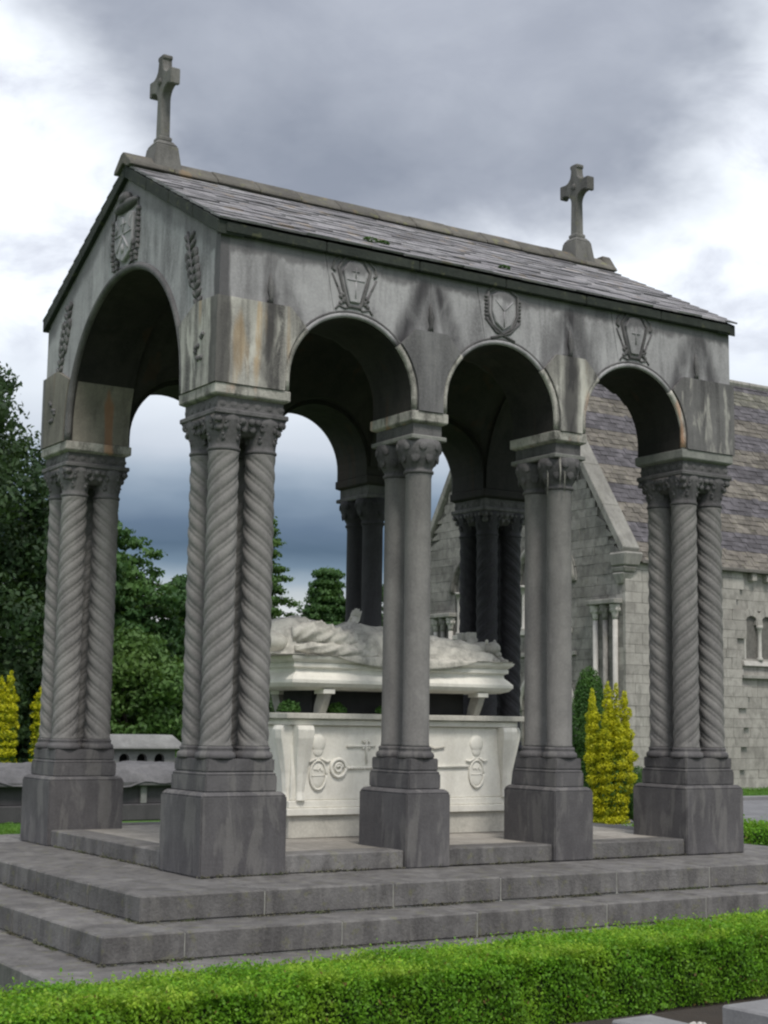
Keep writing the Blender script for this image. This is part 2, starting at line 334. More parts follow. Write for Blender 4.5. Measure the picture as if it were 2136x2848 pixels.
# ---------------------------------------------------------------- ground
mb = MB(); mb.add([(-600, -600, GZ), (600, -600, GZ), (600, 600, GZ), (-600, 600, GZ)], [(0, 1, 2, 3)])
mb.build('ground', 'lawn', kind='structure')
mb = MB(); mb.add([(9.5, 6.6, GZ+.004), (60, 6.6, GZ+.004), (60, 16.6, GZ+.004), (9.5, 16.6, GZ+.004)], [(0, 1, 2, 3)])
mb.build('path', 'path', kind='structure')
mb = MB()
mb.box(9.5, 60, 16.6, 16.9, GZ-.05, GZ+.1); o = mb.build('path_kerb', 'kerb', kind='structure', bevel=.015)
mb = MB(); mb.add([(15.6, 8.9, GZ+.009), (15.9, 8.8, GZ+.009), (24.6, 13.2, GZ+.009), (24.2, 13.3, GZ+.009)], [(0, 1, 2, 3)]); mb.build('path_paving_strip', 'kerb', kind='structure')
mb = MB(); mb.add([(-9, -6.5, GZ+.006), (9, -6.5, GZ+.006), (9, -2.1, GZ+.006), (-9, -2.6, GZ+.006)], [(0, 1, 2, 3)])
mb.build('soil_bed', 'soil', kind='structure')

# ================================================================= STEPPED PLINTH
pl_ = thing('stepped_plinth', 'broad grey limestone steps with pale mortar joints carrying the open canopy', 'steps', (0, 0, GZ))
def put(o, par): o.parent = par; o.matrix_parent_inverse = par.matrix_world.inverted(); return o
bpy.context.view_layer.update()
def step(e, zt, h, depth, jf, name='step_slab'):
    x0, x1, y0, y1 = -e, L+e, -e, Wd+e
    g = .004
    xs = [x0]+jf+[x1]
    for i in range(len(xs)-1):
        for ya, yb in ((y0, y0+depth), (y1-depth, y1)):
            dz_ = random.uniform(-.003, .003)
            b = MB().box(xs[i]+(g if i else 0), xs[i+1]-(g if i < len(xs)-2 else 0), ya, yb, zt-h+.006, zt+dz_)
            put(b.build(name, 'step', bevel=.012), pl_)
    ys = [y0+depth, 1.2, 2.9, y1-depth] if e < 1.2 else [y0+depth, .4, 1.9, 3.3, y1-depth]
    for i in range(len(ys)-1):
        for xa, xb in ((x0, x0+depth), (x1-depth, x1)):
            b = MB().box(xa, xb, ys[i]+g, ys[i+1]-g, zt-h+.006, zt+random.uniform(-.003, .003))
            put(b.build(name, 'step', bevel=.012), pl_)
    # core with mortar showing in the joints
    b = MB().box(x0+.012, x1-.012, y0+.012, y1-.012, zt-h, zt-.012); put(b.build('step_bed', 'mortar'), pl_)
e3, e2, e1 = .8938, .8938+.4724, .8938+.4724+.5102
step(e3, 0, .1957, .97, [.11, 1.25, 2.3, 3.55, 4.65, 5.8])
step(e2, -.1957, .1944, .6, [-.76, .5, 1.72, 3.03, 4.14, 5.3, 6.4])
step(e1, -.39, .21, .62, [-.9, .6, 1.9, 3.3, 4.7, 6.2])
# curb between the pedestals and raised floor
for (a, b, c, d_) in ((p, xC, .03, .35), (xC+pm, xD, .03, .35), (xD+pm, L-p, .03, .35), (p, xC, Wd-.35, Wd-.03), (xC+pm, xD, Wd-.35, Wd-.03), (xD+pm, L-p, Wd-.35, Wd-.03)):
    put(MB().box(a+.003, b-.003, c, d_, .003, .155).build('curb_stone', 'step', bevel=.01), pl_)
for x0_, x1_ in ((.03, .35), (L-.35, L-.03)):
    ys = [p, 1.35, 2.05, 2.75, Wd-p]
    for i in range(4): put(MB().box(x0_, x1_, ys[i]+.003, ys[i+1]-.003, .003, .155).build('curb_stone', 'step', bevel=.01), pl_)
xs = np.linspace(.352, L-.352, 7); ys = np.linspace(.352, Wd-.352, 5)
for i in range(6):
    for j in range(4):
        put(MB().box(xs[i]+.003, xs[i+1]-.003, ys[j]+.003, ys[j+1]-.003, .003, .15+random.uniform(-.002, .002)).build('floor_slab', 'floor', bevel=.004), pl_)

# ================================================================= CANOPY
can = thing('memorial_canopy', 'open grey limestone memorial canopy with round arches on clustered columns and a slate roof', 'monument', (0, 0, 0))
def twist(hand, h, Rr=.131, n=4, lead=.616, nt=84, nz=260):
    v = []; f = []
    for k in range(nz+1):
        z = h*k/nz
        fade = min(1, z/.05, (h-z)/.05)
        for i in range(nt):
            th = 2*math.pi*i/nt
            ph = (z/lead*n+hand*n*th/(2*math.pi)) % 1.0
            # each reed swells over its lower edge and tucks in under the next one
            if ph < .62: bmp = math.sin(math.pi*ph/.62)**.55
            elif .70 < ph < .93: bmp = .42*math.sin(math.pi*(ph-.70)/.23)**.7
            else: bmp = 0
            r = Rr*(1-.092*fade*(1-bmp))
            v.append((r*math.cos(th), r*math.sin(th), z))
    for k in range(nz):
        for i in range(nt): f.append((k*nt+i, k*nt+(i+1) % nt, (k+1)*nt+(i+1) % nt, (k+1)*nt+i))
    f.append(tuple(range(nt-1, -1, -1))); f.append(tuple(range(nz*nt, nz*nt+nt)))
    me = bpy.data.meshes.new('twisted_shaft'); me.from_pydata(v, [], f); me.update(); return me
SH0, SH1 = 1.03, 3.46
tw = {1: twist(1, SH1-SH0), -1: twist(-1, SH1-SH0)}
plain = MB().lathe(0, 0, [(.122, 0), (.122, .02), (.1185, .04), (.1165, SH1-SH0-.03), (.122, SH1-SH0-.01), (.122, SH1-SH0)], 32).mesh('plain_shaft')
base_ring = MB().lathe(0, 0, [(.160, 0), (.166, .012), (.166, .03), (.158, .048), (.143, .056), (.138, .07), (.143, .078), (.143, .09), (.132, .1)], 28).mesh('base_ring')
def foliate():
    m = MB(); prof = [(.128, 0), (.14, .012), (.14, .028), (.128, .04), (.130, .07), (.138, .12), (.152, .18), (.165, .24), (.168, .30)]
    m.lathe(0, 0, prof, 24)
    for ring, (n, r0, z0, s) in enumerate(((6, .134, .11, .03), (8, .158, .205, .034))):
        for i in range(n):
            a = 2*math.pi*(i+.5*(ring % 2))/n
            q = Matrix.Rotation(a, 3, 'Z')
            m.ball((r0*math.cos(a), r0*math.sin(a), z0), (.016, s*.75, s), 7, 5, q)
            m.ball(((r0+.016)*math.cos(a), (r0+.016)*math.sin(a), z0+s*.75), (.015, .014, .011), 6, 4)
    return m.mesh('capital')
cap_f = foliate()
cap_c = MB().lathe(0, 0, [(.122, 0), (.138, .012), (.138, .03), (.124, .042), (.13, .06), (.165, .12), (.195, .19), (.205, .25), (.2, .30)], 28)
for i_ in range(8):
    a_ = 2*math.pi*i_/8; cap_c.ball((.172*math.cos(a_), .172*math.sin(a_), .15), (.014, .045, .06), 8, 5, Matrix.Rotation(a_, 3, 'Z')); cap_c.ball((.200*math.cos(a_+.39), .200*math.sin(a_+.39), .235), (.014, .04, .04), 8, 5, Matrix.Rotation(a_+.39, 3, 'Z'))
cap_c = cap_c.mesh('capital')
for m_ in (tw[1], tw[-1], plain): m_.materials.append(mt['shaft'])
cap_f.materials.append(mt['carved']); cap_c.materials.append(mt['carved']); base_ring.materials.append(mt['pedestal'])
for me in (tw[1], tw[-1], plain, base_ring, cap_f, cap_c):
    me.polygons.foreach_set('use_smooth', [len(q.vertices) == 4 for q in me.polygons])
dk = {}
def colonnette(x, y, me, cap, sx=1.0):
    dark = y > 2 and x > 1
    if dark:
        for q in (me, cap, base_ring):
            if q.name not in dk: n_ = q.copy(); n_.materials[0] = mt['shaft_shaded']; dk[q.name] = n_
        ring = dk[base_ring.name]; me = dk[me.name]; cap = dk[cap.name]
    else: ring = base_ring
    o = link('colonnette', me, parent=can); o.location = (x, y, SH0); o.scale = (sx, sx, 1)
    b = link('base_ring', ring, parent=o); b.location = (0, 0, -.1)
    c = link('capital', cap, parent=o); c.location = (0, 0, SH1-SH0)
    return o
def pedestal(x0, x1, y0, y1):
    m = MB()
    m.box(x0, x1, y0, y1, .002, .63); m.frus((x0, x1, y0, y1), (x0+.03, x1-.03, y0+.03, y1-.03), .63, .665)
    i1, i2 = .062, .078
    m.box(x0+i1, x1-i1, y0+i1, y1-i1, .665, .80); m.frus((x0+i1, x1-i1, y0+i1, y1-i1), (x0+i2, x1-i2, y0+i2, y1-i2), .80, .825)
    m.box(x0+i2, x1-i2, y0+i2, y1-i2, .825, .93)
    me = bpy.data.meshes.new('pedestal'); me.from_pydata(m.v, [], m.f)
    bm = bmesh.new(); bm.from_mesh(me); bmesh.ops.recalc_face_normals(bm, faces=bm.faces)
    bmesh.ops.bevel(bm, geom=bm.edges[:], offset=.009, segments=2, affect='EDGES', clamp_overlap=True); bm.to_mesh(me); bm.free()
    return link('pedestal', me, 'pedestal', can)
def head(x0, x1, y0, y1, mt_top, foliate_=True):
    # frieze, cornice and abacus over the capitals
    a = ab
    o = MB().box(x0+a-.002, x1-a+.002, y0+a-.002, y1-a+.002, 3.757, 3.80).build('astragal', 'carved' if foliate_ or mt_top != 'lime' else 'limedark', can, bevel=.008)
    m = MB().box(x0+a+.035, x1-a-.035, y0+a+.035, y1-a-.035, 3.80, 3.915)
    # carved bosses along the frieze
    if foliate_:
        for t in np.arange(x0+a+.08, x1-a-.05, .11):
            m.ball((t, y0+a+.04, 3.85), (.04, .014, .032), 7, 5); m.ball((t, y1-a-.04, 3.85), (.04, .014, .032), 7, 5)
        for t in np.arange(y0+a+.08, y1-a-.05, .11):
            m.ball((x0+a+.04, t, 3.85), (.014, .04, .032), 7, 5); m.ball((x1-a-.04, t, 3.85), (.014, .04, .032), 7, 5)
    m.build('frieze', 'carved', can)
    if foliate_:      # carved leaf band running under the cornice
        i0, i1 = a+.012, a+.075; m = MB().frus((x0+i1, x1-i1, y0+i1, y1-i1), (x0+i0, x1-i0, y0+i0, y1-i0), 3.60, 3.755)
        for k in range(2):
            zz_ = (3.715, 3.65)[k]; ii = (a+.025, a+.05)[k]
            for t in np.linspace(x0+ii+.02, x1-ii-.02, 9-k):
                for yy in (y0+ii, y1-ii): m.ball((t+random.uniform(-.01, .01), yy, zz_), (.034, .02, .03), 7, 5)
            for t in np.linspace(y0+ii+.02, y1-ii-.02, 9-k):
                for xx in (x0+ii, x1-ii): m.ball((xx, t+random.uniform(-.01, .01), zz_), (.02, .034, .03), 7, 5)
        m.build('leaf_band', 'carved', can, True)
    r0 = (x0+a+.03, x1-a-.03, y0+a+.03, y1-a-.03); r1 = (x0+a-.01, x1-a+.01, y0+a-.01, y1-a+.01)
    m = MB().frus(r0, r1, 3.905, 3.925); m.box(*r1, 3.925, 4.012); m.build('abacus', mt_top, can, bevel=.006)
sp = .1725; TWS = -1
def corner_pier(x0, y0, top):
    pedestal(x0, x0+p, y0, y0+p); head(x0, x0+p, y0, y0+p, top)
    cx, cy = x0+p/2, y0+p/2
    for i, sx in enumerate((-1, 1)):
        for j, sy in enumerate((-1, 1)):
            hand = 1 if (sx*sy > 0) else -1
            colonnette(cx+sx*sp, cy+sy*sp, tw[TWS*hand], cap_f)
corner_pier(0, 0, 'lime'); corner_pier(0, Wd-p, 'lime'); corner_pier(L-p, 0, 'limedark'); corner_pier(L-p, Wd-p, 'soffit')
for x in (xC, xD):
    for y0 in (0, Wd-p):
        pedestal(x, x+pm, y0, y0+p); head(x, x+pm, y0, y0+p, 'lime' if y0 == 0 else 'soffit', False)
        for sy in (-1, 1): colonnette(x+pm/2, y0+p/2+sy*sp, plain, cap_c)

# ---- arcade walls
fr_F = Frame((0, .05, 0), (1, 0, 0), (0, -1, 0)); fr_B = Frame((0, Wd-.05, 0), (1, 0, 0), (0, 1, 0))
fr_L = Frame((.05, 0, 0), (0, 1, 0), (-1, 0, 0)); fr_R = Frame((L-.05, 0, 0), (0, 1, 0), (1, 0, 0))
bays = [(p-ab, xC+ab), (xC+pm-ab, xD+ab), (xD+pm-ab, L-p+ab)]
zc = 4.124; AE = .055; ZSH = 4.75; CON = 44.0
ZT = 5.29
def ar(b): return (b[0]+b[1])/2, (b[1]-b[0])/2
def side_wall(fr, thick):
    poly = [(.10, ZT), (.10, hs)]
    for b in bays:
        c, r = ar(b); poly += [(b[0], hs), *arc(c, zc, r, 180, 0, 24), (b[1], hs)]
    poly += [(L-.10, hs), (L-.10, ZT)]
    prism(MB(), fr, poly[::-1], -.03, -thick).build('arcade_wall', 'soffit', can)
    def zarc(u, c, r): return zc+math.sqrt(max(0, r*r-(u-c)**2))
    # springer blocks
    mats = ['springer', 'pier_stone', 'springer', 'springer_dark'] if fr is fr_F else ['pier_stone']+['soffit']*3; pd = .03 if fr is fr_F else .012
    def spring(uL, uR, bl, br, mat):
        q = [(uL, hs+.004)] if bl is None else []
        if bl is None: q = [(uL, ZSH), (uL, hs-.003)]
        else:
            c, r = ar(bl); r += AE; a = arc(c, zc, r, CON, 0, 10); cu, cz = a[0]
            q = [(cu+.15, ZSH)]+a+[(a[-1][0], hs-.003)]
        if br is None: q += [(uR, hs-.003), (uR, ZSH)]
        else:
            c, r = ar(br); r += AE; a = arc(c, zc, r, 180, 180-CON, 10)
            q += [(a[0][0], hs-.003)]+a+[(a[-1][0]-.15, ZSH)]
        mb_ = prism(MB(), fr, q, -.06, pd)
        mb_.build('springer_block', mat, can)
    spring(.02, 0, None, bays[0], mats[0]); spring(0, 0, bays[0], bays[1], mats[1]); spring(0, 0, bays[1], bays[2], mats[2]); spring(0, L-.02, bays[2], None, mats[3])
    joints = [.53, xC+pm/2, xD+pm/2, L-.53]
    for i, b in enumerate(bays):
        c, r = ar(b); r += AE
        for sgn, j in ((-1, joints[i]), (1, joints[i+1])):
            ang = math.degrees(math.acos(.2/r))
            a = arc(0, zc, r, CON, ang, 8)
            q = [(.3, ZT), (j*sgn-c*sgn, ZT), (j*sgn-c*sgn, ZSH+.002), (a[0][0]+.15, ZSH+.002)]+a
            q = [(c+sgn*u, z) for u, z in q]
            prism(MB(), fr, q, -.06, 0, .0035).build('spandrel_slab', 'wall', can)
        q = [(c-.297, ZT), *[(c+u, z) for u, z in arc(0, zc, r, 180-ang, ang, 8)], (c+.297, ZT)]
        prism(MB(), fr, q, -.06, .004).build('crest_block', 'wall', can)
        # archivolt roll
        pts = [fr.p(c-r+.03, hs, -.012)]+[fr.p(u, z, -.012) for u, z in arc(c, zc, r-.03, 180, 0, 28)]+[fr.p(c+r-.03, hs, -.012)]
        MB().tube(pts, .024, 8).build('archivolt', 'carved' if fr is not fr_F else 'wall', can, True)
        if fr is fr_F:
            for s_ in (0, 1):
                aa = arc(c, zc, r-.03, 180-CON if s_ == 0 else CON, 180 if s_ == 0 else 0, 12)
                q_ = [fr.p(u, z, -.010) for u, z in aa]+[fr.p(aa[-1][0], hs+.01, -.010)]
                MB().tube(q_, .030, 8).build('springing_roll', 'lime', can, True)
        pts = [fr.p(c-r+.002, hs, -.004)]+[fr.p(u, z, -.004) for u, z in arc(c, zc, r-.002, 180, 0, 28)]+[fr.p(c+r-.002, hs, -.004)]
        MB().tube(pts, .014, 6).build('arch_hollow', 'carved', can, True)
    for a, b in ((.05, .53), (L-.53, L-.05)):
        prism(MB(), fr, [(a, ZT), (a, ZSH+.002), (b, ZSH+.002), (b, ZT)], -.06, 0, .002).build('spandrel_slab', 'wall', can)
side_wall(fr_F, .655); side_wall(fr_B, .655)
RG, zg, GCON = (Wd-2*p+2*ab)/2, 4.11, 22.0
sl = .529; ge = 5.335
def gtop(u): return ge+sl*min(u, Wd-u)-.02
def gable(fr):
    cu = Wd/2
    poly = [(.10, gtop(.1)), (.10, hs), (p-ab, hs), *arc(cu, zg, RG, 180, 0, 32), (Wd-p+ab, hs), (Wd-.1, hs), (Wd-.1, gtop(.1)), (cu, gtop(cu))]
    prism(MB(), fr, poly[::-1], -.03, -.655).build('gable_wall', 'soffit', can)
    r = RG+AE
    for s in (-1, 1):
        fl = lambda q: [(cu+s*u, z) for u, z in q]
        a = arc(0, zg, r, 0, GCON, 8); ue = cu-.101
        q = [(ue, hs-.003), (a[0][0], hs-.003)]+a+[(1.62, ZSH+.02), (ue, ZSH)]
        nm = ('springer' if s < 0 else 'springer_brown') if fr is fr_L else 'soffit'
        mb_ = prism(MB(), fr, fl(q), -.06, .03)
        a4 = arc(0, zg, RG-.004, 0, GCON, 8)
        if fr is fr_L and s > 0: prism(mb_, fr, fl([(ue-.1, hs-.002), (a4[0][0], hs-.002)]+a4+[(ue-.1, a4[-1][1])]), -.658, -.05)
        mb_.build('springer_block', nm, can)
        a2 = arc(0, zg, r, GCON, 46, 8)
        q = a2+[(1.55, gtop(cu-1.55)), (ue, gtop(cu-ue)), (ue, ZSH+.004), (1.62, ZSH+.024)]
        prism(MB(), fr, fl(q), -.06, 0, .003).build('gable_slab', 'wall', can)
        a3 = arc(0, zg, r, 46, 73, 8)
        q = a3+[(.44, gtop(cu-.44)), (1.55, gtop(cu-1.55))]
        prism(MB(), fr, fl(q), -.06, 0, .003).build('gable_slab', 'wall', can)
        # carved leaf spray in the spandrel
        m = MB()
        for i in range(9):
            t = i/8; uu = 1.42+.20*t; z0 = 5.42-.62*t
            for sd_ in ((-2, -1, 1, 2) if 1 < i < 6 else (-1, 1)):
                rot = Matrix.Rotation(0, 3, 'X')
                c0 = fr.p(cu+s*(uu+sd_*.05*(1-.4*t)), z0-.02*abs(sd_), .008); axis = fr.nn
                q_ = Matrix.Rotation(s*sd_*.7*(1 if axis.x+axis.y > 0 else -1), 3, axis)
                ext = (.022 if abs(axis.x) > .5 else .06, .06 if abs(axis.x) > .5 else .022, .028)
                m.ball(c0, ext, 8, 5, q_)
        m.tube([fr.p(cu+s*1.38, 5.46, .01), fr.p(cu+s*1.5, 5.1, .012), fr.p(cu+s*1.62, 4.8, .01)], .012, 6)
        m.build('leaf_carving', 'carved', can, True)
        # small star-like sprig lower down on the springer
        m = MB()
        for i in range(7):
            m.ball(fr.p(cu+s*(1.72+.07*math.cos(i*.9)), 4.46-.035*i+.02*math.sin(i*2.2), .032), (.02, .03, .026), 7, 5)
        m.build('sprig_carving', 'carved', can, True)
    q = [(cu+u, z) for u, z in arc(0, zg, r, 107, 73, 8)]+[(cu+.44, gtop(cu-.44)), (cu, gtop(cu)), (cu-.44, gtop(cu-.44))]
    prism(MB(), fr, q, -.06, 0, .003).build('gable_crest_block', 'wall', can)
    pts = [fr.p(cu-r+.035, hs, -.006)]+[fr.p(u, z, -.006) for u, z in arc(cu, zg, r-.035, 180, 0, 40)]+[fr.p(cu+r-.035, hs, -.006)]
    MB().tube(pts, .036, 8).build('archivolt', 'carved', can, True)
gable(fr_L); gable(fr_R)

# ---- groin vault inside (one surface, the higher of the long barrel and the three cross barrels)
nx, ny = 120, 60; X = np.linspace(.69, L-.69, nx); Y = np.linspace(.69, Wd-.69, ny); v = []; f = []
for x in X:
    zx = 0
    for b in bays:
        c, r = ar(b)
        if abs(x-c) < r+.05: zx = max(zx, zc+math.sqrt(max(0, (r+.05)**2-(x-c)**2)))
    for y in Y:
        zy = zg+math.sqrt(max(0, (RG+.03)**2-(y-Wd/2)**2)); v.append((x, y, max(zx, zy)))
for i in range(nx-1):
    for j in range(ny-1): f.append((i*ny+j, i*ny+j+1, (i+1)*ny+j+1, (i+1)*ny+j))
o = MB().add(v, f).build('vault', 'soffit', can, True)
for x in (xC+pm/2, xD+pm/2):
    pts = [(x, Wd/2+RG*math.cos(R(a)), zg+RG*math.sin(R(a))) for a in np.linspace(180, 0, 30)]
    m = MB()
    for i in range(len(pts)-1):
        (xa, ya, za), (xb, yb, zb) = pts[i], pts[i+1]
        ya2, za2 = Wd/2+(ya-Wd/2)*1.12, zg+(za-zg)*1.12; yb2, zb2 = Wd/2+(yb-Wd/2)*1.12, zg+(zb-zg)*1.12
        m.add([(x-.15, ya, za), (x+.15, ya, za), (x+.15, yb, zb), (x-.15, yb, zb), (x-.15, ya2, za2), (x+.15, ya2, za2), (x+.15, yb2, zb2), (x-.15, yb2, zb2)],
              [(0, 1, 2, 3), (4, 5, 6, 7), (0, 3, 7, 4), (1, 2, 6, 5)])
    m.build('vault_rib', 'soffit', can)

# ---- eaves, verges, slates
zE, zR_ = 5.394, 6.4856; hw = Wd/2+.004
for s, y in ((-1, 0), (1, Wd)):
    y0, y1 = (y-.012, y+.30) if s < 0 else (y-.30, y+.012)
    for i in range(6):
        m = MB().box(.07+i*(L-.14)/6+.003, .07+(i+1)*(L-.14)/6-.003, y0, y1, 5.285, 5.378)
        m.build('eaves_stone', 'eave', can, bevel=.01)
for fr in (fr_L, fr_R):       # verge stones up each gable
    for s in (-1, 1):
        for k in range(4):
            u0, u1 = Wd/2*(k/4), Wd/2*((k+1)/4)
            za, zb = zE+sl*u0, zE+sl*u1
            q = [(u0+.004, za-.008), (u1-.004, zb-.008), (u1-.004, zb-.125), (u0+.004, za-.125)]
            if s > 0: q = [(Wd-u, z) for u, z in q]
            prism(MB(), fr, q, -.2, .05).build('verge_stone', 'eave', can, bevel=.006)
nc = 15; dirn = Vector((0, hw, zR_-zE)); sll = dirn.length; dirn.normalize(); nrm = Vector((0, -dirn.z, dirn.y))
slm = []
for kk in range(5):
    m = MB(); wv = .31+.0*kk; lv = sll/nc+.05
    v = []
    for (a, b) in ((-wv/2+.002, 0), (wv/2-.002, 0), (wv/2-.002, lv), (-wv/2+.002, lv)):
        for h in (0, .018+.004*(kk % 3)): v.append((a+(random.uniform(-.004, .004)), b+(random.uniform(-.01, .008) if b == 0 else 0), h+(0 if b else .008)))
    m.add(v, [(0, 2, 4, 6), (1, 3, 5, 7), (0, 1, 3, 2), (2, 3, 5, 4), (4, 5, 7, 6), (6, 7, 1, 0)])
    me = m.mesh('slate'); me.materials.append(mt['slate']); slm.append(me)
per = 18
for c in range(nc):
    base = Vector((0, -.016, zE-.006))+dirn*(c*sll/nc)
    off = (c % 2)*.5*L/per
    for k in range(per+1):
        xx = (k)*L/per+off
        if xx > L+.01: continue
        o = link('slate', random.choice(slm), parent=can)
        sx = (L/per)/.31
        if c % 2 == 0 and k in (0,): xx += L/per/4; sx *= .5
        elif c % 2 == 0 and k == per: xx -= L/per/4; sx *= .5
        elif xx > L-.02: continue
        tilt = math.atan2(dirn.z, dirn.y)
        o.location = (xx, base.y, base.z+.004*random.random()); o.rotation_euler = (tilt-.012-.01*random.random(), 0, random.uniform(-.008, .008)); o.scale = (sx, 1, 1)
m = MB()       # far slope, not in view: one part
for c in range(nc):
    for k in range(per):
        b0 = Vector((0, Wd+.016, zE-.006))+Vector((0, -dirn.y, dirn.z))*(c*sll/nc); b1 = b0+Vector((0, -dirn.y, dirn.z))*(sll/nc+.04)
        x0, x1 = k*L/per+.002, (k+1)*L/per-.002
        m.add([(x0, b0.y, b0.z+.022), (x1, b0.y, b0.z+.022), (x1, b1.y, b1.z), (x0, b1.y, b1.z), (x0, b0.y, b0.z), (x1, b0.y, b0.z)], [(0, 1, 2, 3), (0, 4, 5, 1)])
m.build('far_slope_slates', 'slate', can, kind='stuff')
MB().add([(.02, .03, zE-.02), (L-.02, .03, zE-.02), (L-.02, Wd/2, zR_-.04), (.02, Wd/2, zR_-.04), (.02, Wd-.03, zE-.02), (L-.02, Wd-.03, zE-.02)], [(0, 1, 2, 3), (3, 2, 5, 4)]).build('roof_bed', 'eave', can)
nr = 13
for k in range(nr):
    x0, x1 = -.03+k*(L+.06)/nr+.003, -.03+(k+1)*(L+.06)/nr-.003; h = random.uniform(-.006, .006)
    prof = [(-.21, -.075), (-.19, -.035), (-.045, .085), (0, .10), (.045, .085), (.19, -.035), (.21, -.075), (.12, -.075), (0, -.01), (-.12, -.075)]
    v = [(x, Wd/2+a, zR_+b+.02+h) for x in (x0, x1) for a, b in prof]; n = len(prof)
    f = [tuple(range(n)), tuple(range(2*n-1, n-1, -1))]+[(i, n+i, n+(i+1) % n, (i+1) % n) for i in range(n)]
    MB().add(v, f).build('ridge_stone', 'ridge', can, bevel=.008)
for x0 in (L-.10,):       # mossy saddle stone at the far gable tip
    MB().frus((x0, x0+.15, Wd/2-.16, Wd/2+.16), (x0+.02, x0+.14, Wd/2-.06, Wd/2+.06), zR_, zR_+.15).build('apex_stone', 'ridge', can, bevel=.015)
# crosses
def cross(x):
    y = Wd/2; z0 = 6.44
    b = MB().frus((x-.15, x+.15, y-.17, y+.17), (x-.115, x+.115, y-.12, y+.12), z0, 6.735); b.frus((x-.115, x+.115, y-.12, y+.12), (x-.075, x+.075, y-.08, y+.08), 6.735, 6.79)
    o = b.build('cross', 'cross', can, bevel=.01)
    MB().lathe(x, y, [(.078, 6.785), (.095, 6.80), (.095, 6.825), (.078, 6.84)], 4, math.pi/4).build('collar', 'cross', o)
    zc_ = 7.41; T = .05
    # head outline in the y-z plane
    q = [(.058, 6.83), (.048, zc_-.20)]
    for a in np.linspace(0, 90, 6)[1:]: q.append((.048+.12*(1-math.cos(R(a))), zc_-.20+.12*math.sin(R(a))))
    q += [(.205, zc_-.08), (.205, zc_-.10), (.25, zc_-.10), (.25, zc_+.06), (.205, zc_+.06), (.15, zc_+.055)]
    for a in np.linspace(90, 0, 4)[1:]: q.append((.15-.095*math.cos(R(a)), zc_+.06+.0+.10*(1-math.sin(R(a)))))
    q += [(.052, zc_+.21), (.068, zc_+.215), (.068, zc_+.255), (0.03, zc_+.262)]
    poly = q+[(-a, b) for a, b in q[::-1]]
    fr = Frame((x, y, 0), (0, 1, 0), (-1, 0, 0))
    prism(MB(), fr, poly, -T, T).build('cross_head', 'cross', o, bevel=.008)
    MB().ball((x-T, y, zc_-.01), (.02, .04, .04), 10, 6).build('boss', 'cross', o, True)
cross(.385); cross(5.59)

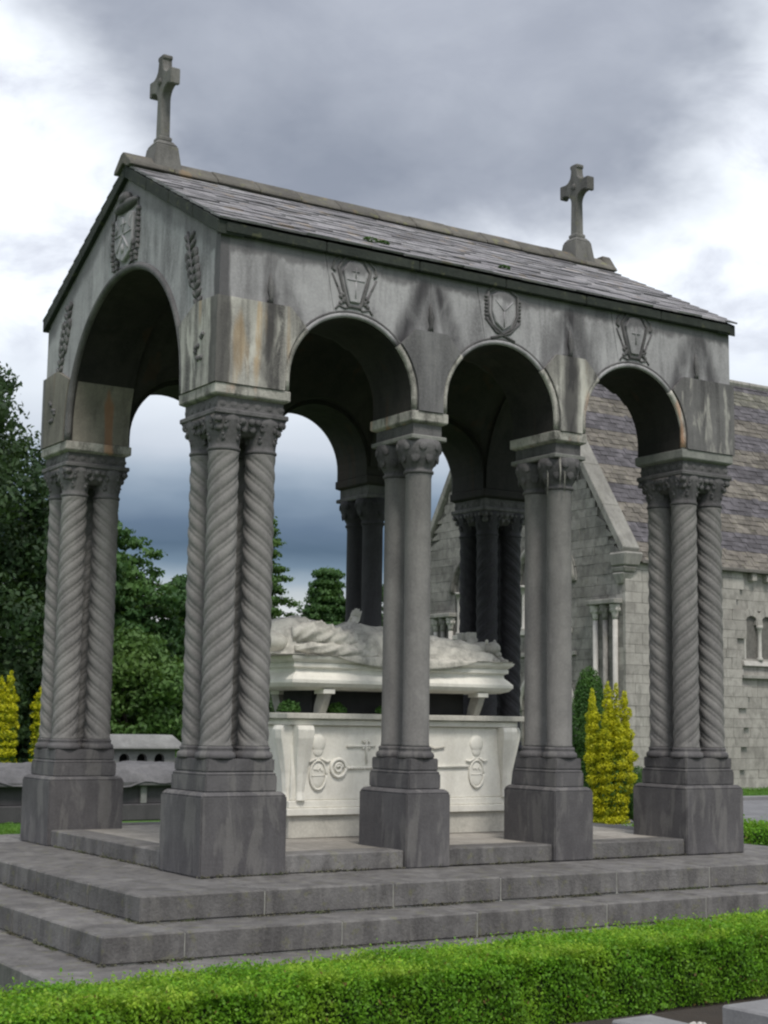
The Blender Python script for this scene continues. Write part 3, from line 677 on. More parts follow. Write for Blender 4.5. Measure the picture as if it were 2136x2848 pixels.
# ---- carved arms
def tb(fr, pts, d_=.006): return [fr.p(u, z, d_) for u, z in pts]
def shield_carving(fr, c, z0, kind, mat='wall'):
    # groove-dark outline roll + raised field + scrollwork
    H = .36; Wt = .125; Wb = .05
    out = [(0, z0+.30), (-.07, z0+.285), (-Wt, z0+.20), (-.10, z0+.10), (-.06, z0-.04), (-Wb, z0-.08), (Wb, z0-.08), (.06, z0-.04), (.10, z0+.10), (Wt, z0+.20), (.07, z0+.285)]
    if kind == 2: out = [(-.13, z0+.24), (-.13, z0+.08), (-.09, z0-.02), (0, z0-.08), (.09, z0-.02), (.13, z0+.08), (.13, z0+.24), (.05, z0+.29), (-.05, z0+.29)]
    prism(MB(), fr, [(c+u, z) for u, z in out], -.01, .03).build('shield', 'wall', can, bevel=.008)
    m = MB(); big = [(c+u*1.32, z0+.10+(z-z0-.10)*1.2) for u, z in out]; big.append(big[0])
    m.tube(tb(fr, big, .006), .017, 6); m.build('shield_frame', 'carved', can, True)
    m = MB()
    for s in (-1, 1):
        cx_ = lambda u: c+s*u
        if kind != 2:
            m.tube(tb(fr, [(cx_(.06), z0+.35), (cx_(.14), z0+.33), (cx_(.21), z0+.27), (cx_(.23), z0+.20), (cx_(.20), z0+.18)]), .013, 6)
            m.tube(tb(fr, [(cx_(.23), z0+.16), (cx_(.19), z0+.08), (cx_(.16), z0+.02)]), .010, 6)
            m.tube(tb(fr, [(cx_(.17), z0+.04), (cx_(.12), z0-.06), (cx_(.04), z0-.11), (cx_(.0), z0-.12)]), .012, 6)
            for i in range(5): m.ball(fr.p(cx_(.12+.02*math.sin(i*2)), z0-.02-.02*i, .008), (.022, .016, .022), 6, 4)
            m.tube(tb(fr, [(cx_(.02), z0-.11), (cx_(.09), z0-.14), (cx_(.16), z0-.12), (cx_(.19), z0-.16)]), .011, 6)
        else:
            for i in range(6): m.ball(fr.p(cx_(.19), z0+.22-.035*i, .008), (.026, .018, .018), 6, 4)
            m.tube(tb(fr, [(cx_(.2), z0+.02), (cx_(.08), z0-.1), (-s*.14+c, z0-.17)]), .015, 6)
            m.tube(tb(fr, [(cx_(.03), z0+.34), (cx_(.12), z0+.32), (cx_(.18), z0+.25)]), .012, 6)
    m.build('scroll_carving', 'carved', can, True)
    if kind == 3:
        m = MB(); m.tube(tb(fr, [(c, z0+.2), (c, z0+.02)], .032), .008, 6); m.tube(tb(fr, [(c-.05, z0+.13), (c+.05, z0+.13)], .032), .008, 6); m.build('charge', 'wall', can, True)
    else:
        m = MB()
        if kind == 1:
            m.tube(tb(fr, [(c-.09, z0+.12), (c+.09, z0+.12)], .032), .006, 6); m.tube(tb(fr, [(c, z0+.24), (c, z0+.14)], .032), .006, 6); m.tube(tb(fr, [(c-.035, z0+.20), (c+.035, z0+.20)], .032), .006, 6); m.tube(tb(fr, [(c, z0+.11), (c, z0-.04)], .032), .006, 6)
        else:
            m.tube(tb(fr, [(c-.1, z0+.2), (c, z0+.1), (c+.1, z0+.2)], .032), .007, 6); m.tube(tb(fr, [(c, z0+.1), (c, z0-.05)], .032), .007, 6)
        m.build('charge', 'wall', can, True)
for i, b in enumerate(bays): shield_carving(fr_F, ar(b)[0], 4.97, i+1)
# cardinal arms on the near gable: hat, cords with tassels, shield
def gal(fr):
    c = Wd/2; m = MB()
    m.ball(fr.p(c, 6.09, .01), (.06, .29, .055), 16, 6); m.ball(fr.p(c, 6.15, .02), (.07, .11, .07), 12, 6)
    m.build('hat_carving', 'carved', can, True)
    out = [(-.21, 5.98), (-.21, 5.70), (-.15, 5.60), (0, 5.53), (.15, 5.60), (.21, 5.70), (.21, 5.98), (.1, 6.0), (0, 5.97), (-.1, 6.0)]
    prism(MB(), fr, [(c+u, z) for u, z in out], -.02, .04).build('shield', 'wall', can, bevel=.01)
    m = MB(); m.tube(tb(fr, [(c-.19, 5.80), (c+.19, 5.80)], .042), .008, 6); m.tube(tb(fr, [(c, 5.79), (c-.1, 5.68), (c-.13, 5.64)], .042), .01, 6)
    m.tube(tb(fr, [(c, 5.79), (c+.1, 5.68), (c+.13, 5.64)], .042), .01, 6)
    m.tube(tb(fr, [(c, 5.95), (c, 5.82)], .042), .009, 6); m.tube(tb(fr, [(c-.06, 5.90), (c+.06, 5.90)], .042), .009, 6); m.ball(fr.p(c, 5.66, .04), (.02, .04, .05), 8, 5); m.tube(tb(fr, [(c-.17, 5.95), (c-.12, 5.88), (c-.17, 5.83)], .042), .008, 6); m.tube(tb(fr, [(c+.17, 5.95), (c+.12, 5.88), (c+.17, 5.83)], .042), .008, 6)
    m.build('charge', 'wall', can, True)
    m = MB()
    for s in (-1, 1):
        for k in range(5):
            z = 5.98-.105*k; nn = (1, 1, 1, 2, 2)[k]
            for q in range(nn):
                u = .29-.085*q+(-.03 if k == 4 else 0)
                m.ball(fr.p(c+s*u, z, .012), (.032, .034, .03), 8, 5)
                m.add([fr.p(c+s*u-.022, z-.065, .0), fr.p(c+s*u+.022, z-.065, .0), fr.p(c+s*u+.022, z-.065, .03), fr.p(c+s*u-.022, z-.065, .03), fr.p(c+s*u-.012, z-.01, .0), fr.p(c+s*u+.012, z-.01, .0), fr.p(c+s*u+.012, z-.01, .03), fr.p(c+s*u-.012, z-.01, .03)],
                      [(3, 2, 1, 0), (4, 5, 6, 7), (0, 1, 5, 4), (1, 2, 6, 5), (2, 3, 7, 6), (3, 0, 4, 7)])
        m.tube(tb(fr, [(c+s*.26, 6.07), (c+s*.29, 5.9), (c+s*.28, 5.7), (c+s*.22, 5.54), (c+s*.1, 5.49)], .01), .008, 6)
    m.build('tassel_carving', 'carved', can)
gal(fr_L)
# small carved finials at the slab joints over the piers, and lime dripping from one cornice
for u in (.53, xC+pm/2, xD+pm/2, L-.53):
    m = MB().tube([fr_F.p(u, ZSH+.01, .0), fr_F.p(u+.005, ZSH+.06, .012), fr_F.p(u, ZSH+.13, .016), fr_F.p(u-.004, ZSH+.22, .01), fr_F.p(u, ZSH+.27, .0)], [.03, .016, .030, .016, .006], 8)
    m.build('finial_carving', 'carved', can, True)
for (x, y, z0, z1) in ((xD+.11, .055, 3.76, 3.50), (xD+.16, .052, 3.76, 3.42), (xD+.05, .17, 3.75, 3.40), (xD+.30, .052, 3.76, 3.62), (xC+.20, .052, 3.76, 3.66)):
    MB().tube([(x, y, z0), (x+.004, y-.004, (z0+z1)/2), (x, y, z1)], [.012, .008, .004], 6).build('lime_drip', 'lime', can, True)

# ================================================================= TOMB CHEST
tx0, tx1, ty0, ty1 = 1.60, 4.34, 1.5, 2.628
tc = thing('tomb_chest', 'white marble tomb chest with carved crozier and shields under the canopy', 'tomb', (2.97, 2.06, .15))
bpy.context.view_layer.update()
def mo(m, name, mat='marble', bevel=.006, smooth=False, par=tc, **k): return put(m.build(name, mat, bevel=bevel, smooth=smooth, **k), par)
mo(MB().box(tx0+.06, tx1-.06, ty0+.04, ty1-.04, .152, .36), 'base', 'marble_dull')
m = MB().box(tx0+.02, tx1-.02, ty0, ty1, .362, .43); mo(m, 'plinth_moulding', 'marble')
m = MB().box(tx0+.05, tx1-.05, ty0+.03, ty1-.03, .432, .50); mo(m, 'plinth_moulding', 'marble')
m = MB().box(tx0+.08, tx1-.08, ty0+.05, ty1-.05, .502, 1.2); mo(m, 'panel', 'marble')
m = MB().box(tx0+.03, tx1-.03, ty0+.0, ty1-.0, 1.202, 1.258); mo(m, 'cornice', 'marble')
m = MB().box(tx0-.03, tx1+.03, ty0-.05, ty1+.05, 1.262, 1.315); mo(m, 'lid', 'marble_dull')
def bracket(x, y, ax):      # tapering scroll leg
    m = MB(); prof = [(.0, .50), (.045, .50), (.03, .58), (.045, .75), (.085, .95), (.115, 1.08), (.12, 1.16), (.10, 1.2), (0, 1.2)]
    w0 = .085
    for k in range(len(prof)-1):
        pass
    fr = Frame((x, y, 0), ax[0], ax[1])
    n = len(prof); wf = [.045, .045, .04, .05, .075, .085, .088, .085, .085]
    # build as extrusion outward with width varying
    v = []; 
    for (d_, z), wv in zip(prof[1:-1], wf[1:-1]): v += [fr.p(-wv, z, d_), fr.p(wv, z, d_), fr.p(wv, z, -.02), fr.p(-wv, z, -.02), fr.p(0, z, d_+.018)]
    K = len(v)//5; f = []
    for k in range(K-1):
        a = k*5; b = a+5
        f += [(a, a+4, b+4, b), (a+4, a+1, b+1, b+4), (a+1, a+2, b+2, b+1), (a+2, a+3, b+3, b+2), (a+3, a, b, b+3)]
    f += [(0, 3, 2, 1, 4), ((K-1)*5, (K-1)*5+4, (K-1)*5+1, (K-1)*5+2, (K-1)*5+3)]
    m.add(v, f); mo(m, 'scroll_leg', 'marble', 0.004)
for x in (tx0+.17, tx1-.17):
    bracket(x, ty0+.05, ((1, 0, 0), (0, -1, 0))); bracket(x, ty1-.05, ((1, 0, 0), (0, 1, 0)))
for y in (ty0+.13, ty1-.13):
    bracket(tx0+.08, y, ((0, 1, 0), (-1, 0, 0))); bracket(tx1-.08, y, ((0, 1, 0), (1, 0, 0)))
frc = Frame((0, ty0+.05, 0), (1, 0, 0), (0, -1, 0))
for xm in (1.965, 3.82):
    m = MB(); m.ball(frc.p(xm, 1.035, .0), (.085, .022, .085), 14, 8); m.ball(frc.p(xm, .965, 0), (.06, .014, .06), 12, 6); mo(m, 'mitre_carving', 'marble', 0, True)
    m = MB(); m.lathe(0, 0, [(.105, 0), (.10, .008), (.06, .012), (0.001, .012)], 24)
    m.v = [tuple(frc.p(xm+a*.82, .735+b*1.25, c)) for a, b, c in m.v]; mo(m, 'oval_shield', 'marble', 0, True)
    m = MB(); m.tube([frc.p(xm-.08, .73, .012), frc.p(xm+.08, .73, .012)], .006, 6)
    m.tube([frc.p(xm-.13, .87, .01), frc.p(xm-.09, .86, .014), frc.p(xm-.03, .89, .014)], .012, 6); m.tube([frc.p(xm+.13, .87, .01), frc.p(xm+.09, .86, .014), frc.p(xm+.03, .89, .014)], .012, 6)
    m.tube([frc.p(xm+.088*math.cos(a), .735+.135*math.sin(a), .012) for a in np.linspace(0, 2*math.pi, 28)], .012, 6)
    for i in range(5): m.ball(frc.p(xm-.04+.02*i, .79+.02*math.sin(i*3), .012), (.014, .008, .02), 6, 4)
    mo(m, 'shield_detail', 'marble', 0, True)
m = MB(); m.tube([frc.p(2.19+.082*math.cos(a), .80+.082*math.sin(a), .012) for a in np.linspace(0, 2*math.pi, 30)], .016, 6)
m.tube([frc.p(2.19+.05*math.cos(a)*(1-a/14), .80+.05*math.sin(a)*(1-a/14), .012) for a in np.linspace(0, 9, 30)], .012, 6)
m.tube([frc.p(2.275, .80, .012), frc.p(3.72, .81, .012)], .013, 8)
for x in np.arange(2.3, 2.5, .035): m.ball(frc.p(x, .80, .014), .018, 6, 4)
mo(m, 'crozier_carving', 'marble', 0, True)
m = MB(); m.tube([frc.p(2.28, 1.005, .01), frc.p(2.60, 1.01, .01)], .012, 6); m.tube([frc.p(2.50, 1.07, .01), frc.p(2.505, .84, .01)], .012, 6)
for a in range(4): m.ball(frc.p(2.5+.045*math.cos(a*1.57+.78), 1.02+.045*math.sin(a*1.57+.78), .01), (.018, .012, .018), 6, 4)
mo(m, 'cross_carving', 'marble', 0, True)
mo(MB().tube([frc.p(3.2, 1.02, .01), frc.p(3.3, .985, .01), frc.p(3.42, 1.0, .01)], .012, 6), 'ribbon_carving', 'marble_dull', 0, True)

# ================================================================= EFFIGY on its bier
ef = thing('effigy', 'recumbent marble effigy in draped vestments with praying hands on a moulded bier', 'effigy', (2.95, 2.06, 1.32))
bpy.context.view_layer.update()
bx0, bx1, by0, by1 = 1.62, 4.22, 1.46, 2.66
def mof(m, name, mat='marble', bevel=0, smooth=False, **k): return put(m.build(name, mat, bevel=bevel, smooth=smooth, **k), ef)
def ringprof(levels, x0, x1, y0, y1):
    m = MB(); v = []
    for i, z in levels: v += [(x0+i, y0+i, z), (x1-i, y0+i, z), (x1-i, y1-i, z), (x0+i, y1-i, z)]
    n = len(levels); f = [(3, 2, 1, 0), (4*n-4, 4*n-3, 4*n-2, 4*n-1)]
    for k in range(n-1):
        for q in range(4): f.append((4*k+q, 4*k+(q+1) % 4, 4*k+4+(q+1) % 4, 4*k+4+q))
    return m.add(v, f)
lv = [(.20, 1.535), (.09, 1.545), (.03, 1.565), (.0, 1.60), (.0, 1.63), (.03, 1.665), (.065, 1.70), (.07, 1.73), (.05, 1.745), (.035, 1.75), (.035, 1.785), (.045, 1.79), (.03, 1.80), (.0, 1.825), (-.01, 1.85), (.02, 1.86)]
mof(ringprof(lv, bx0, bx1, by0, by1), 'bier')
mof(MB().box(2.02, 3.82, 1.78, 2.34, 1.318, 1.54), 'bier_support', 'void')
for x in (2.05, 3.87):
    for y in (by0+.16, by1-.16):
        mof(MB().box(x-.065, x+.065, y-.12, y+.06, 1.50, 1.545), 'bracket_head', 'marble', .004)
        q = [(y-.10, 1.50), (y+.05, 1.50), (y+.10, 1.40), (y+.12, 1.318), (y-.0, 1.318), (y-.06, 1.42)]
        if y > 2: q = [(2*y-a, b) for a, b in q]
        fr = Frame((x, 0, 0), (0, 1, 0), (-1, 0, 0))
        prism(MB(), fr, q, -.035, .035).build('bracket_stem', 'marble_grime').parent = None
        o = C.objects[-1]; put(o, ef)
# body surface: height profile along x and cross-section in y, with folds
prof_x = [1.40, 1.55, 1.66, 1.80, 1.97, 2.15, 2.31, 2.40, 2.50, 2.64, 2.78, 2.90, 3.05, 3.3, 3.64, 3.95, 4.08, 4.20]
prof_h = [.05, .26, .34, .385, .395, .37, .30, .27, .32, .335, .33, .31, .245, .225, .205, .17, .15, .04]
prof_w = [.18, .30, .40, .46, .50, .51, .50, .47, .47, .48, .47, .46, .44, .43, .44, .46, .46, .42]
nxe, nye = 260, 96; v = []; f = []
for i in range(nxe):
    x = prof_x[0]+(prof_x[-1]-prof_x[0])*i/(nxe-1)
    h = float(np.interp(x, prof_x, prof_h)); ww = float(np.interp(x, prof_x, prof_w))
    # hem drops over the bier edge in a long swag between 2.1 and 3.8
    t = (x-2.1)/1.65; drop = .115*math.sin(math.pi*min(1, max(0, t)))**.6 if 0 < t < 1 else 0
    for j in range(nye):
        s = -1+2*j/(nye-1); a = abs(s)
        if a < .86:
            sa = a/.86
            z = h*(1-sa**2.4)**.62
            y = s/.86*ww*1.06
            fold = .030*math.sin(17*sa+7*x+2*math.sin(5*x))*min(1, h*4)*(sa*(1.25-sa))
            fold += .03*math.sin((x-1.4)*9+(s*4))*math.exp(-((x-2.05)/.5)**2)*sa*(1-sa)*2
            fold += .03*abs(math.sin(3.2*(s*3+1.7*x)))*math.exp(-((x-2.7)/.35)**2)*(1-sa)
            if x > 3.0: fold += .026*math.sin(24*s+1.5*math.sin(2*x))*(1-sa*.6)
            if x > 2.85: fold += .055*(1-abs(math.sin(math.pi*(4.2*s+.35*math.sin(1.7*x)))))**2*min(1, (x-2.85)*3)*(1-.5*sa)*min(1, (4.2-x)*4)
            if x < 3.0:
                g_ = (1-abs(math.sin(math.pi*(3.1*x+1.7*s*s-.8*abs(s)))))**2.2; fold += .05*g_*min(1, (x-1.5)*3)*(.35+sa)*(1.08-sa)
            z += fold
            y += .0
            z = max(z, .004)+1.858
        else:
            q = (a-.86)/.14
            y0_ = ww*1.06; yo = .606
            k = min(1, q/.45)
            y = (y0_+(yo-y0_)*k)*(1 if s > 0 else -1)
            z = 1.864+.008*math.sin(20*x)*(1-q)
            if q > .45: z -= drop*(q-.45)/.55; y += (.012+.006*math.sin(30*x))*(1 if s > 0 else -1)
        v.append((x, 2.06+y, z))
for i in range(nxe-1):
    for j in range(nye-1): f.append((i*nye+j, (i+1)*nye+j, (i+1)*nye+j+1, i*nye+j+1))
o = mof(MB().add(v, f), 'draped_body', 'marble_body', 0, True)
md = o.modifiers.new('thick', 'SOLIDIFY'); md.thickness = .012; md.offset = -1
# sleeve folds lying on the near and far flanks
for s in (-1, 1):
    m = MB(); drape(m, [(1.74, 2.06+s*.36, 2.05), (1.95, 2.06+s*.44, 2.07), (2.16, 2.06+s*.45, 2.01), (2.36, 2.06+s*.37, 2.01), (2.5, 2.06+s*.2, 2.10), (2.62, 2.06+s*.06, 2.19)], [.08, .13, .135, .105, .08, .05], 30, .26, 7)
    drape(m, [(1.72, 2.06+s*.46, 1.93), (1.95, 2.06+s*.535, 1.93), (2.2, 2.06+s*.56, 1.90), (2.45, 2.06+s*.52, 1.885), (2.62, 2.06+s*.5, 1.88)], [.03, .065, .075, .05, .02], 24, .34, 5, 1.0)
    drape(m, [(2.12, 2.06+s*.52, 1.96), (2.36, 2.06+s*.46, 1.93), (2.56, 2.06+s*.40, 1.96), (2.7, 2.06+s*.27, 2.06), (2.78, 2.06+s*.12, 2.15)], [.03, .07, .075, .06, .03], 24, .34, 5, 2.0)
    drape(m, [(2.55, 2.06+s*.46, 1.90), (2.8, 2.06+s*.42, 1.95), (3.05, 2.06+s*.36, 1.99), (3.3, 2.06+s*.30, 1.99)], [.02, .06, .055, .015], 20, .34, 5, .4)
    mof(m, 'sleeve', 'marble_body', 0, True)
# praying hands: palms together, four fingers and a thumb each
for s in (-1, 1):
    m = MB(); m.tube([(2.60, 2.06+s*.06, 2.18), (2.64, 2.06+s*.035, 2.23), (2.665, 2.06+s*.028, 2.275)], [.035, .036, .040], 10)
    for k, (dx_, ln) in enumerate(((-.036, .082), (-.013, .10), (.010, .095), (.032, .075))):
        b0 = Vector((2.665+dx_, 2.06+s*.019, 2.275)); tip = b0+Vector((.03+dx_*.2, -s*.006, ln))
        m.tube([b0-Vector((0, 0, .03)), b0+(tip-b0)*.5+Vector((-.002, s*.002, 0)), tip], [.0125, .0115, .007], 7)
    m.tube([(2.645, 2.06+s*.022, 2.24), (2.622, 2.06+s*.012, 2.275), (2.628, 2.06+s*.008, 2.305)], [.014, .012, .008], 7)
    mof(m, 'hand', 'marble_dull', 0, True)
# head on a cushion, with mitre (behind the near pier)
m = MB(); m.ball((1.80, 2.06, 2.0), (.2, .42, .13), 18, 10); m.ball((1.60, 2.06, 1.98), (.19, .44, .14), 18, 10); mof(m, 'cushion', 'marble_dull', 0, True)
m = MB(); m.ball((1.62, 2.06, 2.13), (.125, .085, .10), 16, 10); m.ball((1.655, 2.06, 2.225), (.025, .014, .02), 8, 5); m.ball((1.695, 2.06, 2.21), (.012, .03, .01), 8, 4)
for s in (-1, 1): m.ball((1.625, 2.06+s*.035, 2.213), (.014, .016, .009), 7, 4); m.ball((1.62, 2.06+s*.088, 2.12), (.025, .012, .02), 7, 4)
mof(m, 'head', 'marble', 0, True)
m = MB(); m.frus((1.36, 1.54, 1.97, 2.15), (1.40, 1.545, 1.99, 2.13), 2.03, 2.21); mof(m, 'mitre', 'marble_dull', .03)
# feet and a small crouching beast with a book at the foot
m = MB()
for s in (-1, 1): m.tube([(3.98, 2.06+s*.1, 1.98), (4.04, 2.06+s*.1, 2.06), (4.09, 2.06+s*.11, 2.13)], [.06, .055, .04], 10)
m.box(4.02, 4.12, 1.96, 2.04, 2.10, 2.19); m.box(4.03, 4.13, 2.1, 2.2, 2.09, 2.19)
mof(m, 'foot', 'marble_grime', .008, False)
m = MB(); m.ball((4.12, 1.88, 2.0), (.12, .16, .09), 14, 8); m.ball((4.14, 1.70, 2.01), (.075, .085, .075), 12, 8); m.ball((4.165, 1.65, 1.95), (.04, .04, .035), 8, 6)
for s in (-1, 1): m.ball((4.1+s*.05, 1.69, 2.075), (.02, .02, .03), 7, 5); m.tube([(4.12+s*.05, 1.70, 1.95), (4.13+s*.055, 1.60, 1.88), (4.14+s*.055, 1.53, 1.875)], [.035, .03, .02], 8)
mof(m, 'beast', 'marble_grime', 0, True)

# ferns growing on the chest lid
def tuft(x, y, z, r, n, mat='green_leaf', name='small_plant'):
    P = rng.normal(0, 1, (n, 3)); P /= np.linalg.norm(P, axis=1)[:, None]; P *= (rng.uniform(.2, 1, n)**.5)[:, None]*r; P[:, 2] = np.abs(P[:, 2])*.95
    Nn = P/r; P = P+np.array([x, y, z+.01]); return leaves(name, P, Nn, r*.16, mat, aspect=.5)
for (x, y, r, lab) in ((1.68, 1.62, .12, 'leafy weed at the left end of the marble chest lid'), (2.25, 1.7, .105, 'leafy weed growing on the chest lid right of the left bracket'), (2.72, 1.6, .08, 'small weed on the chest lid beside the second pier'), (3.15, 1.62, .07, 'tiny weed on the chest lid right of the second pier')):
    tag(tuft(x, y, 1.316, r, 420), lab, 'plant', 'weeds growing on the marble chest lid')
# moss on the roof
def roofpt(x, t): b = Vector((x, -.016, zE))+dirn*(sll*t); return b+nrm*.03
for (x, t, r, lab) in ((1.66, .14, .06, 'left green moss cushion on the roof slates above the first arch'), (1.80, .14, .045, 'smaller moss cushion beside the left one near the eaves'), (3.21, .16, .05, 'lone moss cushion on the roof slates above the middle arch')):
    q = roofpt(x, t); n = 260; P = rng.normal(0, 1, (n, 3)); P /= np.linalg.norm(P, axis=1)[:, None]; P = P*np.array([r*1.2, r*.8, r*.45])+np.array(q)
    tag(leaves('moss_cushion', P, np.tile((0, -.3, 1.), (n, 1)), .012, 'green_leaf'), lab, 'moss', 'moss cushions on the canopy roof')

# ================================================================= CHAPEL
ch = thing('chapel', 'pale grey stone chapel with a steep roof of banded slates and a coped gable', 'chapel', (23.26, 21.27, GZ))
bpy.context.view_layer.update()
CX, CY, CW, CE, CL = 23.26, 21.27, 10.3, 5.85, 34.0       # gable plane, near wall, width, eaves height, length
CR = 13.0; AP = 13.9; cs = (CR-CE)/(CW/2)
def cp(o): return put(o, ch)
frg = Frame((CX, CY, 0), (0, 1, 0), (-1, 0, 0)); frs = Frame((CX, CY, 0), (1, 0, 0), (0, -1, 0))
gs = (AP-6.1)/(CW/2)
cp(prism(MB(), frg, [(0.01, GZ), (CW-.01, GZ), (CW-.01, 6.0), (CW/2, AP-.15), (.01, 6.0)], -.55, -.06).build('gable_backing', 'joint'))
cp(MB().box(CX+.56, CX+CL, CY+.06, CY+CW-.06, GZ, CE).build('wall_backing', 'joint'))
# openings: list of (u0,u1,z0,z1 spring, arched)
gopen = [(2.2, 4.55, GZ, 1.6, True), (2.25, 4.7, 4.0, 5.35, True), (6.0, 8.1, 4.0, 5.35, True)]
sopen = [(4.72, 5.27, 3.15, 4.2, True), (5.37, 5.92, 3.15, 4.2, True), (12, 12.6, 3.15, 4.2, True), (13, 13.6, 3.15, 4.2, True)]
def inside(u, z, ops, m_=.0):
    for a, b, c, e, _ in ops:
        if a-m_ < u < b+m_ and c-m_ < z < e: return True
        r = (b-a)/2+m_
        if z >= e and (u-(a+b)/2)**2+(z-e)**2 < r*r: return True
    return False
vis = []; rest_g = MB(); rest_s = MB()
camp = cam.location.copy()
def scr(P):
    v = Vector(P)-M.translation; z = v.dot(F)
    return (1068+4272.4*v.dot(R2)/z, 1424-4272.4*v.dot(U2)/z, z)
def blocks(fr, u_max, top, ops, matn, rest, proud=lambda u: 0.0):
    z = GZ; row = 0
    while z < 14:
        h = random.choice((.26, .3, .33, .24)); u = 0; first = True
        while u < u_max:
            wv = random.uniform(.3, .75)
            if u == 0: wv = (.35 if row % 2 else .62)
            u1 = min(u+wv, u_max); zt = min(top((u+u1)/2), z+h)
            if u_max-u1 < .15: u1 = u_max
            zc_ = (z+zt)/2
            if zt-z > .05:
                ua, ub = u, u1
                if not inside((ua+ub)/2, zc_, ops) or True:
                    # clip against openings horizontally
                    segs = [(ua, ub)]
                    for a, b, c, e, _ in ops:
                        if c < zc_ < e: lo, hi = a, b
                        elif e <= zc_ < e+(b-a)/2+.15: q = math.sqrt(((b-a)/2+.15)**2-(zc_-e)**2); lo, hi = (a+b)/2-q, (a+b)/2+q
                        else: continue
                        ns = []
                        for s0, s1 in segs:
                            if s1 <= lo or s0 >= hi: ns.append((s0, s1))
                            else:
                                if lo-s0 > .04: ns.append((s0, lo))
                                if s1-hi > .04: ns.append((hi, s1))
                        segs = ns
                    for s0, s1 in segs:
                        g = .004; d_ = random.uniform(-.006, .010)+proud((s0+s1)/2)
                        ztl, ztr = min(zt, top(s0)), min(zt, top(s1))
                        poly = [(s0+g, z+g), (s1-g, z+g), (s1-g, max(z+.02, ztr-g)), (s0+g, max(z+.02, ztl-g))]
                        sx, sy, _ = scr(fr.p((s0+s1)/2, zc_, 0))
                        sz = (s1-s0)
                        key = (0 < sx < 2136 and 0 < sy < 2848)
                        hid = (1235 < sx < 1440) or (1440+30 < sx < 1590) and sy < 1990 or (1810 < sx < 2000) or sy < 1250 and sx < 1640 or sx < 1200
                        vis.append((key and not hid, fr, poly, d_, matn, rest, sz*(1.6 if fr is frs else 1)))
            u = u1
        z += h; row += 1
blocks(frg, CW, lambda u: 5.95+gs*min(u, CW-u), gopen, 'chapel_grey', rest_g)
blocks(frs, CL, lambda u: CE-.12, sopen, 'chapel', rest_s, lambda u: .10 if u < 4.5 else 0.0)
vv = sorted([q for q in vis if q[0]], key=lambda q: -q[6]); top300 = set(map(id, vv[:298]))
for q in vis:
    on, fr, poly, d_, matn, rest, sz = q
    if id(q) in top300: cp(prism(MB(), fr, poly, -.3, d_).build('wall_stone', matn))
    else: prism(rest, fr, poly, -.3, d_)
cp(rest_g.build('gable_stones', 'chapel_grey', kind='stuff')); cp(rest_s.build('side_stones', 'chapel', kind='stuff'))
# windows
def arched(fr, a, b, z0, zs, matn, dd, name, par, n=12):
    c, r = (a+b)/2, (b-a)/2
    return put(prism(MB(), fr, [(a, z0), (b, z0)]+arc(c, zs, r, 0, 180, n), dd-.04, dd).build(name, matn), par)
def hood(fr, a, b, zs, r_, dd, name, mat='coping'):
    c, r = (a+b)/2, (b-a)/2+r_
    return cp(MB().tube([fr.p(u, z, dd) for u, z in arc(c, zs, r, 180, 0, 20)], .09, 6).build(name, mat, smooth=True))
def voussoirs(fr, a, b, zs, n=9, w_=.26):
    c, r = (a+b)/2, (b-a)/2
    for k in range(n):
        t0, t1 = 180*k/n+.8, 180*(k+1)/n-.8
        q = [(c+rr*math.cos(R(t)), zs+rr*math.sin(R(t))) for rr, t in ((r, t0), (r, (t0+t1)/2), (r, t1), (r+w_, t1), (r+w_, (t0+t1)/2), (r+w_, t0))]
        cp(prism(MB(), fr, q, -.3, .03+random.uniform(-.004, .006)).build('voussoir', 'chapel' if fr is frs else 'chapel_grey'))
for g_ in gopen: voussoirs(frg, g_[0], g_[1], g_[3], 11)
for g_ in sopen: voussoirs(frs, g_[0], g_[1], g_[3], 7, .2)
o = arched(frg, *gopen[0][:4], 'door', -.28, 'door', ch)
for k, g_ in enumerate(gopen[1:]):
    o = arched(frg, *g_[:4], 'glass', -.28, 'window', ch)
    hood(frg, g_[0], g_[1], g_[3], .12, .04, 'hood_mould', 'joint' if k else 'coping')
    for u in (g_[0]+.16, g_[1]-.16):
        put(MB().lathe(*frg.p(u, 0, -.05).xy, [(.11, g_[2]), (.11, g_[2]+.08), (.07, g_[2]+.12), (.07, g_[3]-.3), (.12, g_[3]-.05), (.14, g_[3]-.05), (.14, g_[3]+.03)], 12).build('window_shaft', 'chapel_trim', smooth=True), o)
    put(MB().box(*sorted((frg.p(0, 0, .08).x, frg.p(0, 0, -.3).x)), CY+g_[0]-.05, CY+g_[1]+.05, g_[2]-.14, g_[2]).build('sill', 'chapel_trim', bevel=.01), o)
hood(frg, gopen[0][0], gopen[0][1], gopen[0][3], .1, .03, 'door_arch', 'chapel_trim')
for (a, b, z0, zs, _) in sopen:
    o = arched(frs, a, b, z0, zs, 'glass', -.25, 'window', ch)
    put(prism(MB(), frs, [(a, z0), (a+.10, z0), (a+.10, zs+.02), (a, zs+.02)], -.24, -.04).build('jamb', 'chapel_trim'), o)
for a in (5.32, 12.8):
    cp(MB().lathe(CX+a, CY-.02, [(.10, 3.15), (.10, 3.22), (.06, 3.27), (.055, 3.95), (.09, 4.1), (.11, 4.12), (.11, 4.2)], 12).build('window_shaft', 'chapel_trim', smooth=True))
cp(MB().box(CX+4.5, CX+CL, CY-.16, CY+.02, 2.62, 2.72).build('string_course', 'coping', bevel=.01))
for a in (4.6, 11.9): cp(MB().frus((CX+a, CX+a+1.45, CY-.12, CY+.02), (CX+a+.03, CX+a+1.42, CY-.05, CY+.02), 2.99, 3.14).build('sill', 'chapel_trim', bevel=.01))
